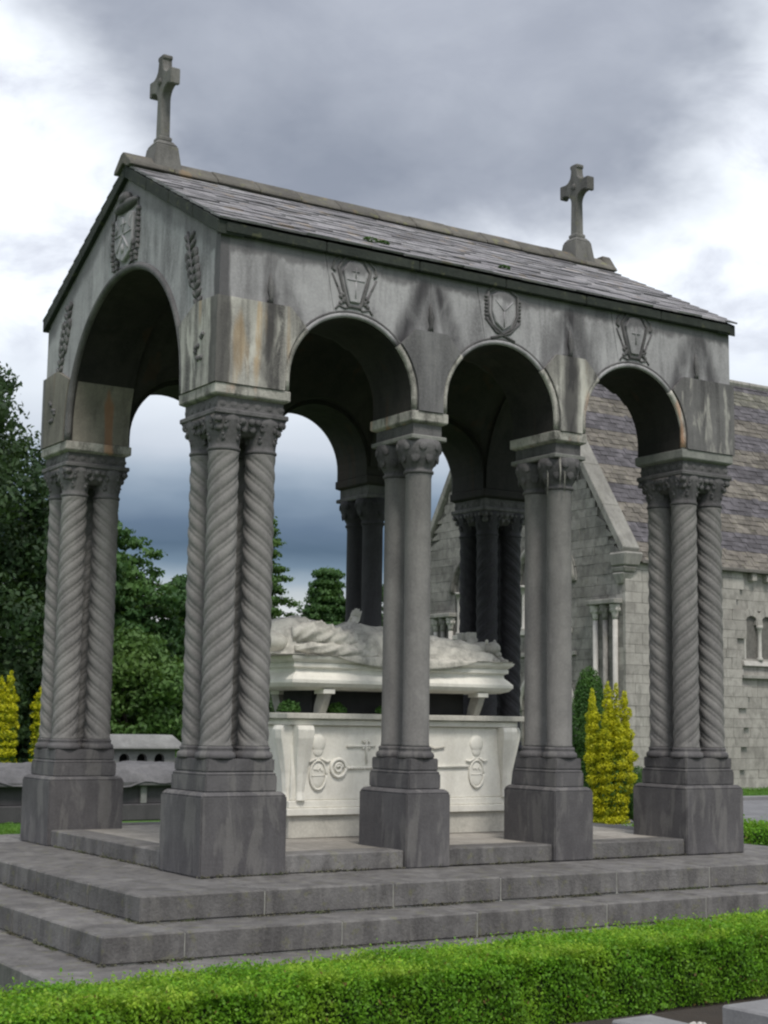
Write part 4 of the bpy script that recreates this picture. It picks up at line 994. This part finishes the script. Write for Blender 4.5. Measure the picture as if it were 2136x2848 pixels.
cp(MB().box(CX-.08, CX+.02, CY+2.0, CY+CW, 3.2, 3.32).build('string_course', 'coping', bevel=.01))
# colonnettes with carved capitals at the gable corners
for u0 in (.12, 8.1):
    for k in range(3):
        u = u0+.12+.42*k; q = frg.p(u, 0, .08)
        o = cp(MB().lathe(q.x, q.y, [(.14, 1.2), (.14, 1.35), (.075, 1.42), (.075, 4.15)], 12).build('corner_shaft', 'chapel_trim' if k != 1 else 'chapel_grey', smooth=True))
        m = MB().lathe(q.x, q.y, [(.08, 4.15), (.09, 4.25), (.12, 4.4), (.17, 4.52), (.17, 4.58)], 12)
        for a in range(6): m.ball((q.x-.11*math.cos(a*1.05), q.y+.13*math.sin(a*1.05), 4.42), (.05, .05, .08), 6, 4)
        put(m.build('capital', 'chapel_trim' if k != 1 else 'chapel_grey', smooth=True), o)
    cp(MB().box(CX-.30, CX+.02, CY+u0-.1, CY+u0+1.15, 4.58, 4.72).build('abacus', 'coping', bevel=.02))
# coping, kneelers, eaves, corbels
for s in (0, 1):
    for k in range(6):
        u0, u1 = CW/2*k/6, CW/2*(k+1)/6; za, zb = 6.0+gs*u0, 6.0+gs*u1
        q = [(u0-.06, za-.05), (u1-.06, zb-.05), (u1-.17, zb+.16), (u0-.17, za+.16)]
        if s: q = [(CW-a, b) for a, b in q]
        cp(prism(MB(), frg, q, -.5, .12).build('coping_stone', 'coping', bevel=.02))
    y = CY-.15 if s == 0 else CY+CW-.35
    o = cp(MB().frus((CX-.16, CX+.4, y-.12, y+.5), (CX-.2, CX+.5, y-.2, y+.55), 5.62, 6.02).build('kneeler', 'coping', bevel=.05))
    put(MB().frus((CX-.06, CX+.2, y+.12, y+.36), (CX-.16, CX+.3, y-.02, y+.46), 5.12, 5.45).build('kneeler_corbel', 'coping', bevel=.04), o); put(MB().frus((CX-.12, CX+.3, y-.04, y+.48), (CX-.16, CX+.34, y-.10, y+.5), 5.46, 5.61).build('kneeler_moulding', 'chapel_grey', bevel=.03), o)
cp(MB().lathe(CX+.1, CY+CW/2, [(.14, AP), (.1, AP+.5), (.08, AP+.9)], 6).build('finial', 'coping'))
cp(MB().box(CX+.5, CX+CL, CY-.28, CY+.2, CE-.12, CE-.02).build('eaves_course', 'joint', bevel=.01))
for k in range(44):
    cp(MB().box(CX+4.9+.6*k, CX+5.1+.6*k, CY-.2, CY+.02, CE-.36, CE-.12).build('corbel', 'chapel', bevel=.02)) if k < 28 else None
# roof slates in colour bands
sd2 = Vector((0, CW/2+.25, CR-(CE-.1))); sl2 = sd2.length; sd2.normalize(); nn2 = Vector((0, -sd2.z, sd2.y)); NCR = 46
smesh = []
for mn in ('slate_p', 'slate_b', 'slate_g'):
    row = []
    for kk in range(3):
        lv_ = sl2/NCR+.07; v = []
        for (a, b) in ((-.145, 0), (.145, 0), (.145, lv_), (-.145, lv_)):
            for h in (0, .022+.006*kk): v.append((a+random.uniform(-.006, .006), b+(random.uniform(-.006, .004) if b == 0 else 0), h+(0 if b else .012)))
        me = MB().add(v, [(0, 2, 4, 6), (1, 3, 5, 7), (0, 1, 3, 2), (2, 3, 5, 4), (4, 5, 7, 6), (6, 7, 1, 0)]).mesh('roof_slate'); me.materials.append(mt[mn]); row.append(me)
    smesh.append(row)
rs = {0: MB(), 1: MB(), 2: MB()}; cnt = 0; tl = math.atan2(sd2.z, sd2.y)
for c in range(NCR):
    band = 0 if (c % 8) in (4, 5, 6, 7) else 1
    if c >= 40: band = 2 if band else 0
    bs_ = Vector((0, CY-.25, CE-.1))+sd2*(c*sl2/NCR)
    x = CX+.5+(c % 2)*.15
    while x < CX+CL:
        bnd = 1 if band and (random.random() > .08) else band
        if band == 2: bnd = 2
        sx, sy, _ = scr((x, bs_.y, bs_.z))
        show = (0 < sx < 2136) and not (1815 < sx < 1995) and not (sx < 1640)
        if show and cnt < 298 and sx > 1990:
            o = link('roof_slate', random.choice(smesh[bnd])); o.location = (x, bs_.y, bs_.z+random.uniform(0, .008)); o.rotation_euler = (tl-.02, 0, random.uniform(-.01, .01)); cp(o); cnt += 1
        else:
            r_ = Matrix.Rotation(tl-.02, 3, 'X'); me = random.choice(smesh[bnd]); dzz = random.uniform(0, .008)
            rs[bnd].add([r_ @ q.co+Vector((x, bs_.y, bs_.z+dzz)) for q in me.vertices], [tuple(q.vertices) for q in me.polygons][1:])
        x += .30
for k_, n_ in ((0, 'slate_p'), (1, 'slate_b'), (2, 'slate_g')): cp(rs[k_].build('banded_slates', n_, kind='stuff'))
cp(MB().add([(CX+.5, CY-.2, CE-.12), (CX+CL, CY-.2, CE-.12), (CX+CL, CY+CW/2, CR-.03), (CX+.5, CY+CW/2, CR-.03), (CX+.5, CY+CW+.2, CE-.1), (CX+CL, CY+CW+.2, CE-.1)], [(0, 1, 2, 3), (3, 2, 5, 4)]).build('roof', 'slate_p'))
for k in range(20): cp(MB().tube([(CX+.5+k*1.65, CY+CW/2, CR+.04), (CX+.5+k*1.65+1.62, CY+CW/2, CR+.04)], .13, 8).build('ridge_tile', 'coping'))

# ================================================================= PLANTING
def ellipsoid_leaves(cs_, n, size, name, mat, parent=None, kind=None, flatz=1.0, shell=.55, jit=.6):
    """cs_: list of (x,y,z,rx,ry,rz) clumps"""
    cs_ = np.array(cs_); vol = (cs_[:, 3]*cs_[:, 4]*cs_[:, 5])**(2/3); pr = vol/vol.sum()
    idx = rng.choice(len(cs_), n, p=pr); q = rng.normal(0, 1, (n, 3)); q /= np.linalg.norm(q, axis=1)[:, None]
    rad = rng.uniform(shell, 1.08, n)[:, None]
    P = cs_[idx, :3]+q*rad*cs_[idx, 3:]; return leaves(name, P, q, size, mat, parent, kind=kind, jit=jit)
def trunk(x, y, z0, h, r, par, bend=.2):
    m = MB(); pts = [(x+bend*math.sin(k*.9)*k/8, y+bend*.5*math.cos(k)*k/8, z0+h*k/8) for k in range(9)]
    m.tube(pts, [r*(1-.85*k/8) for k in range(9)], 9); return put(m.build('trunk', 'bark', smooth=True), par)
def limb(par, a, b, r):
    a = Vector(a); b = Vector(b); mid = (a+b)/2+Vector((0, 0, .12*(b-a).length))
    m = MB().tube([a, mid, b], [r, r*.7, r*.2], 6); return put(m.build('limb', 'bark', smooth=True), par)
def cedar(name, x, y, h, rad, label, mat='cedar_leaf', n=60000, levels=13, z0=GZ, lo=.12, size=.085, group=None, droop=.25):
    t = thing(name, label, 'tree', (x, y, z0), group); bpy.context.view_layer.update(); trunk(x, y, z0, h*.97, .03*h+.05, t, .15)
    cl_ = []
    for k in range(levels):
        f_ = lo+(1-lo)*k/(levels-1); z = z0+h*f_; rr = rad*(1-f_)**.62*random.uniform(.75, 1.12)+.18
        nb = 7 if k < levels-3 else 4
        for b in range(nb):
            a = 2*math.pi*(b+random.random()*.8)/nb; L_ = rr*random.uniform(.6, 1.15)
            tip = Vector((x+L_*math.cos(a), y+L_*math.sin(a), z-droop*L_*.5))
            if b % 2 == 0 and k % 2 == 0: limb(t, (x, y, z-.1), tip, .02+.015*L_)
            for s in np.linspace(.25, 1, max(2, int(L_/.45))):
                w_ = .28+.34*(1-s)+.1*L_*.3
                cl_.append((x+L_*s*math.cos(a)+random.uniform(-.1, .1), y+L_*s*math.sin(a)+random.uniform(-.1, .1), z-droop*L_*.5*s*s+random.uniform(-.06, .12), w_*1.15, w_*1.15, w_*.42))
    cl_.append((x, y, z0+h, .15, .15, .4))
    put(ellipsoid_leaves(cl_, n, size, 'crown', mat, shell=.2), t); return t
def broad(name, x, y, h, rad, label, mat='mid_leaf', n=45000, z0=GZ, size=.09, nc_=60, lo=.2, group=None, top=1.0, gap=.3):
    t = thing(name, label, 'tree', (x, y, z0), group); bpy.context.view_layer.update(); trunk(x, y, z0, h*.8, .035*h, t)
    cl_ = []
    for k in range(nc_):
        f_ = random.uniform(lo, 1); rr = rad*math.sin(math.pi*min(1, (f_-lo)/(1-lo)*.8+.2))**.7*random.uniform(.35, 1.0)
        a = random.uniform(0, 6.28); s = random.uniform(.10, .2)*rad*(1.25-f_*.5)
        c_ = (x+rr*math.cos(a), y+rr*math.sin(a), z0+h*f_-s*.5)
        cl_.append((*c_, s*1.25, s*1.25, s)); 
        if k % 6 == 0: limb(t, (x, y, z0+h*max(.15, f_-.25)), c_, .05)
    put(ellipsoid_leaves(cl_, n, size, 'crown', mat, shell=gap), t); return t
broad('dark_conifer', 5.7, 27.5, 11.7, 4.5, 'tall dark evergreen at the left edge behind the left pier', 'dark_leaf', 190000, size=.08, nc_=330, lo=.0, gap=.15)
broad('dark_conifer', 3.2, 31, 12.0, 3.6, 'dark evergreen furthest left, cut by the photo edge', 'dark_leaf', 120000, size=.085, nc_=220, lo=.0, gap=.15)
cedar('cedar_tree', 10.6, 29, 7.5, 5.8, 'green cedar with drooping boughs seen between the two left piers', 'cedar_leaf', 150000, 17, size=.085, droop=.45)
broad('leafy_tree', 9.9, 24.5, 4.0, 2.6, 'low bushy green tree under the cedar between the left piers', 'mid_leaf', 70000, size=.07, nc_=110, lo=.05)
broad('leafy_tree', 14.2, 30.5, 5.9, 3.0, 'rounded green tree behind the near twisted pier', 'cedar_leaf', 70000, size=.08, nc_=110, lo=.05)
cedar('cypress_tree', 22.0, 40.5, 9.3, 2.0, 'narrow cypress just right of the near twisted pier', 'mid_leaf', 50000, 20, size=.08, droop=.15)
cedar('small_conifer', 25.9, 42, 7.6, 1.7, 'small pointed green tree behind the raised praying hands', 'cedar_leaf', 70000, 20, size=.08, droop=.1)
broad('leafy_tree', 24.3, 42, 5.9, 1.3, 'low round green tree left of the small pointed one behind the effigy', 'cedar_leaf', 25000, size=.08, nc_=50, lo=.1)
broad('leafy_tree', 29.9, 43, 8.4, 2.0, 'green tree glimpsed left of the second pier', 'cedar_leaf', 40000, size=.08, nc_=80, lo=.1)
broad('leafy_tree', 6.6, 33, 6.6, 3.2, 'brownish green tree low behind the golden conifers', 'dark_leaf', 50000, size=.085, nc_=90, lo=.05)
broad('dark_bush', 4.6, 24.5, 4.6, 2.6, 'dark evergreen bush filling the ground behind the golden conifers', 'dark_leaf', 60000, size=.08, nc_=110, lo=.02, gap=.2)
# clipped dark yew hedge along the far side
def boxleaves(x0, x1, y0, y1, z0, z1, n, size, mat, name, parent, depth=.05, dir_=(1, 0), org=(0, 0), wob=.02, topmat=None):
    """leaves over the top and the long sides of a hedge in local coords (u along, v across)"""
    A = [(x1-x0)*(y1-y0)*1.25, (x1-x0)*(z1-z0), (x1-x0)*(z1-z0), (y1-y0)*(z1-z0), (y1-y0)*(z1-z0)]
    ns = [int(n*a/sum(A)) for a in A]; Ps = []; Ns = []
    for k, nn in enumerate(ns):
        u = rng.uniform(x0, x1, nn); v_ = rng.uniform(y0, y1, nn); z = rng.uniform(z0, z1, nn); dd = rng.exponential(depth, nn)*rng.choice((-1, -1, -1, .35), nn)
        lump = wob*(np.sin(u*5.1+v_*3)+np.sin(u*11.7+z*9+1)+np.sin(u*23.1+v_*17+z*15))
        if k == 0: P = np.stack([u, v_, z1+dd+lump], 1); Q = np.tile((0, 0, 1.), (nn, 1))
        elif k == 1: P = np.stack([u, y0-dd-lump+.06*(z1-z)**2, z], 1); Q = np.tile((0, -1., .3), (nn, 1))
        elif k == 2: P = np.stack([u, y1+dd+lump, z], 1); Q = np.tile((0, 1., .3), (nn, 1))
        elif k == 3: P = np.stack([np.full(nn, x0)-dd-lump, v_, z], 1); Q = np.tile((-1., 0, .3), (nn, 1))
        else: P = np.stack([np.full(nn, x1)+dd+lump, v_, z], 1); Q = np.tile((1., 0, .3), (nn, 1))
        Ps.append(P); Ns.append(Q)
    P = np.concatenate(Ps); Q = np.concatenate(Ns)
    return leaves(name, P, Q, size, mat, parent, aspect=.6)
def hedge(name, label, x0, x1, y0, y1, z0, z1, n, size, mat, rot=0, pivot=(0, 0), tips=0, wob=.02, depth=.05):
    t = thing(name, label, 'hedge', (pivot[0], pivot[1], z0)); bpy.context.view_layer.update()
    t.rotation_euler = (0, 0, rot)
    a = boxleaves(x0, x1, y0, y1, 0.02, z1-z0, n, size, mat, 'foliage', t, depth, wob=wob); a['kind'] = 'stuff'
    MB().box(x0+.06, x1-.06, y0+.07, y1-.07, .0, z1-z0-.07).build('inner_twigs', 'hedge_core', t)
    if tips:
        u = rng.uniform(x0, x1, tips); v_ = rng.uniform(y0, y1, tips); k = 5
        P = []; Q = []
        hgt = rng.uniform(.01, .045, tips)+.05*(rng.random(tips) > .93)+.02*np.maximum(0, np.sin(u*9)+np.sin(u*4+v_*7))
        for q in range(k):
            P.append(np.stack([u+rng.normal(0, .007, tips), v_+rng.normal(0, .007, tips), z1-z0+hgt*(q+.5)/k-.012], 1)); Q.append(np.tile((0, -.3, .6), (tips, 1)))
        leaves('young_shoots', np.concatenate(P), np.concatenate(Q), size*.95, 'hedgetip', t, kind='stuff')
    return t
hedge('yew_hedge', 'dark clipped yew hedge running behind the graves', -6, 21, 0, 1.1, GZ, 1.75, 60000, .05, 'dark_leaf', 0, (0, 26.6), wob=.03)
hedge('box_hedge', 'bright green clipped box hedge across the foreground', 0, 12.5, -.64, 0, GZ, -.17, 290000, .0112, 'hedge', math.atan2(.57, 6.16), (-5.5, -3.53), tips=15000, wob=.019, depth=.036)
hedge('box_hedge', 'low green box hedge at the right edge beyond the corner pier', 10.0, 22, 0, .9, GZ, -.28, 60000, .022, 'hedge', 0, (0, 5.6), wob=.03)
hedge('box_hedge', 'low hedge just visible between the right piers', 13.6, 17, 0, .8, GZ, -.05, 20000, .022, 'green_leaf', 0, (0, 12.2), wob=.03)
# small box bed left
n = 9000; P = np.stack([rng.uniform(-1, 3.3, n), rng.uniform(12.0, 13.6, n), GZ+rng.uniform(0, .12, n)], 1)
o = leaves('grass', P, np.tile((0, -.6, .6), (n, 1)), .035, 'grass', aspect=.2, kind='stuff')
n = 14000; P = np.stack([rng.uniform(22, 33, n), rng.uniform(17, 21.2, n), GZ+rng.uniform(0, .08, n)], 1)
o = leaves('grass', P, np.tile((0, -.6, .6), (n, 1)), .04, 'grass', aspect=.2, kind='stuff')

def column_conifer(name, x, y, z0, h, r, label, mat, n, spires, size, cat='conifer', group=None):
    t = thing(name, label, cat, (x, y, z0), group); bpy.context.view_layer.update()
    trunk(x, y, z0, h*.6, .05, t, .02); cl_ = []
    for (dx_, dy_, hh, rr) in spires:
        k = 0
        nst = int(h*hh/(.19 if 'yew' in name else .13))
        for q in range(nst):
            f_ = q/nst; ru = rr*r*((1-.12*f_)*min(1, (1-f_)*4+.3) if 'yew' in name else (math.sin(math.pi*min(1, f_*.93+.07)))**.45*(1-.35*f_))*random.uniform(.55, 1.2)
            cl_.append((x+dx_*r*(.55+.45*min(1, f_*2))+random.uniform(-.02, .02), y+dy_*r*(.55+.45*min(1, f_*2)), z0+h*hh*f_+.06, ru, ru, .12))
        cl_.append((x+dx_*r, y+dy_*r, z0+h*hh, .04, .04, .10))
    put(ellipsoid_leaves(cl_, n, size, 'foliage', mat, shell=.72 if 'yew' in name else .45, jit=.8), t)
    if 'yew' in name: put(ellipsoid_leaves([(x, y, z0+h*.36, r*.72, r*.72, h*.37)], 7000, .03, 'inner_foliage', 'green_leaf', shell=.5), t)
    return t
sp_g = [(-.72, -.15, .90, .27), (-.45, .2, .95, .25), (-.20, -.3, 1.0, .24), (.10, -.1, .86, .26), (.28, -.2, .99, .18), (.45, .1, .84, .25), (.74, -.1, .94, .22), (.95, .1, .72, .2), (-.5, -.5, .78, .3), (0, -.6, .74, .3), (.5, -.5, .7, .3)]
column_conifer('golden_yew', 13.9, 11.2, GZ, 2.55, .56, 'golden yellow columnar yew with many spires between the right piers', 'gold_leaf', 52000, sp_g, .024, 'yew')
column_conifer('golden_yew', 5.93, 22, GZ, 2.75, .36, 'golden yew at the far left edge, taller of the two behind the left tomb', 'gold_leaf', 20000, [(-.3, 0, .95, .6), (.3, 0, 1.0, .5), (0, -.4, .85, .6), (.5, .1, .85, .4)], .028, 'yew')
column_conifer('golden_yew', 6.74, 22, GZ, 2.4, .28, 'narrow golden yew hard against the left pier', 'gold_leaf', 14000, [(0, 0, 1, .8), (.3, .2, .85, .6), (-.3, -.2, .8, .6)], .028, 'yew')
for (x, y, r, h, lab) in ((15.05, 13.1, .38, 3.0, 'dense dark green columnar conifer with a blunt top behind the golden yew'), (14.05, 13.0, .40, 1.8, 'shorter green conifer peeping out left of the golden yew')):
    t = thing('green_conifer', lab, 'conifer', (x, y, GZ)); bpy.context.view_layer.update(); trunk(x, y, GZ, h*.6, .05, t, .02)
    put(ellipsoid_leaves([(x, y, GZ+h*.5, r, r, h*.42), (x+.05, y, GZ+h*.75, r*.75, r*.75, h*.24), (x-.06, y, GZ+h*.25, r*.9, r*.9, h*.26)], 34000, .022, 'foliage', 'green_leaf', shell=.75), t)
for (x, y, r, h, lab) in ((15.3, 11.9, .33, .95, 'low round green shrub right of the golden yew'), (14.55, 10.9, .22, .28, 'tiny shrub at the foot of the golden yew')):
    t = thing('round_shrub', lab, 'shrub', (x, y, GZ)); bpy.context.view_layer.update()
    put(ellipsoid_leaves([(x, y, GZ+h*.5, r, r, h*.55)], 9000, .02, 'foliage', 'green_leaf', shell=.7), t)

# ================================================================= GRAVES
# foreground kerbs
def tri_slab(name, label, x0, x1, y0, y1, z1, rot=.06, group=None):
    o = MB().box(0, x1-x0, -(y1-y0), 0, 0, z1-GZ-.002).build(name, 'kerb', bevel=.012); o.location = (x0, y1, GZ+.002); o.rotation_euler = (0, 0, rot); return tag(o, label, 'grave kerb', group)
S1 = (.952, -4.717); S2 = (.40, -4.417)
tri_slab('grave_kerb', 'pale grey grave slab in the bottom right corner', S1[0], S1[0]+2.2, -6.0, S1[1], -.30, .05)
tri_slab('grave_kerb', 'lower grey kerb stone at the bottom edge left of the pebbles', S2[0], S2[0]+.31, -6.0, S2[1], -.38, .05)
tri_slab('grave_kerb', 'sliver of kerb at the bottom edge touching the hedge', S2[0]-1.6, S2[0]-.02, -6.0, S2[1]-.05, -.42, .05)
m = MB()
for k in range(300):
    m.ball((random.uniform(.74, .96), random.uniform(-5.1, -4.52), -.44+random.uniform(-.01, .02)), (random.uniform(.012, .022), random.uniform(.012, .02), .011), 6, 4)
m.build('pebbles', 'pebble', smooth=True, kind='stuff')
MB().box(.30, 2.0, -5.9, -4.1, GZ+.01, -.45).build('gravel_bed', 'soil', kind='structure')
# big ledger tomb to the left
t = thing('ledger_tomb', 'wide dark granite tomb with a rough stone top beyond the left piers', 'tomb', (4.6, 15.6, GZ)); bpy.context.view_layer.update()
put(MB().box(2.0, 7.1, 14.9, 16.7, GZ, -.3).build('base', 'granite', bevel=.02), t)
put(MB().box(2.1, 7.0, 15.0, 16.6, -.298, .02).build('body', 'granite', bevel=.01), t)
for x in (2.15, 2.75, 3.35, 3.95, 4.55, 6.1, 6.75): put(MB().box(x, x+.12, 14.93, 15.0, -.296, .02).build('pilaster', 'tomb', bevel=.01), t)
m = MB(); v = []; f = []; a, b = 40, 16
for i in range(a):
    for j in range(b):
        x = 1.9+5.3*i/(a-1); y = 14.8+2.0*j/(b-1); q = min(1, j/3)
        v.append((x, y, .06+.3*q**.7+.035*math.sin(x*4.1+y*3)+.03*math.sin(x*9+y*7)))
for i in range(a-1):
    for j in range(b-1): f.append((i*b+j, (i+1)*b+j, (i+1)*b+j+1, i*b+j+1))
m.add(v, f); put(m.build('rough_top', 'tomb_rough', smooth=False), t)
put(MB().box(1.9, 7.2, 14.82, 16.8, .02, .11).build('ledge', 'tomb_rough', bevel=.02), t)
# little arcaded shrine tomb
t = thing('shrine_tomb', 'small stone tomb with three round openings under a hipped stone roof', 'tomb', (7.0, 18, GZ)); bpy.context.view_layer.update()
frt = Frame((0, 17.6, 0), (1, 0, 0), (0, -1, 0))
q = [(6.2, .10), (6.2, .60), (8.12, .60), (8.12, .10)]
xs_ = [6.5, 6.86, 7.22, 7.58, 7.92]
poly = [(6.1, .62), (6.1, .18)]
for c_ in (6.52, 6.9, 7.28, 7.66): poly += [(c_-.11, .18), *arc(c_, .42, .11, 180, 0, 10), (c_+.11, .18)]
poly += [(8.0, .18), (8.0, .62)]
put(prism(MB(), frt, poly[::-1], 0, -.12).build('arcade_wall', 'tomb'), t)
put(MB().box(6.1, 8.0, 17.9, 18.5, .18, .62).build('inner_block', 'void'), t)
put(MB().box(7.93, 8.0, 17.72, 18.5, .18, .62).build('end_wall', 'tomb'), t)
put(MB().frus((5.95, 8.18, 17.45, 18.7), (6.1, 8.0, 17.75, 18.4), .66, .90).build('roof', 'tomb', bevel=.01), t)
put(MB().box(5.93, 8.2, 17.43, 18.72, .62, .66).build('cornice', 'tomb', bevel=.01), t)
put(MB().box(5.9, 8.2, 17.4, 18.7, GZ, .18).build('base', 'tomb', bevel=.02), t)
# dark headstones between the golden yews
for (x, lab) in ((6.42, 'dark slender headstone between the golden yews'),):
    o = MB().frus((x-.2, x+.2, 20.6, 20.85), (x-.12, x+.12, 20.65, 20.8), GZ, 1.0).build('headstone', 'granite', bevel=.02); tag(o, lab, 'headstone')

# moss, crumbs and small weeds gathered along the foot of each riser and pedestal
P = []
def edge(x0, y0, x1, y1, z, n, sp_=.012):
    t = rng.uniform(0, 1, n); keep = (np.sin(t*37+x0*5)+np.sin(t*91+y0*3)+rng.normal(0, .8, n)) > .2; t = t[keep]
    P.append(np.stack([x0+(x1-x0)*t+rng.normal(0, sp_, len(t)), y0+(y1-y0)*t+rng.normal(0, sp_, len(t)), np.full(len(t), z+.004)+rng.exponential(.006, len(t))], 1))
edge(-e3, -e3-.008, L+e3, -e3-.008, -.1957, 2600); edge(-e2, -e2-.008, L+e2, -e2-.008, -.39, 2600)
edge(-e3-.008, -e3, -e3-.008, 3, -.1957, 1500); edge(-e2-.008, -e2, -e2-.008, 3, -.39, 1500)
edge(.7, .02, 6, .02, .002, 1500); edge(.02, .7, .02, 4, .002, 900); edge(0, -.008, .78, -.008, .002, 300)
P = np.concatenate(P)
leaves('moss', P, np.tile((0, -.4, 1.), (len(P), 1)), .011, leafmat('dry_moss', (.05, .05, .03), (.12, .11, .08), (.05, .07, .02), .1), kind='stuff')
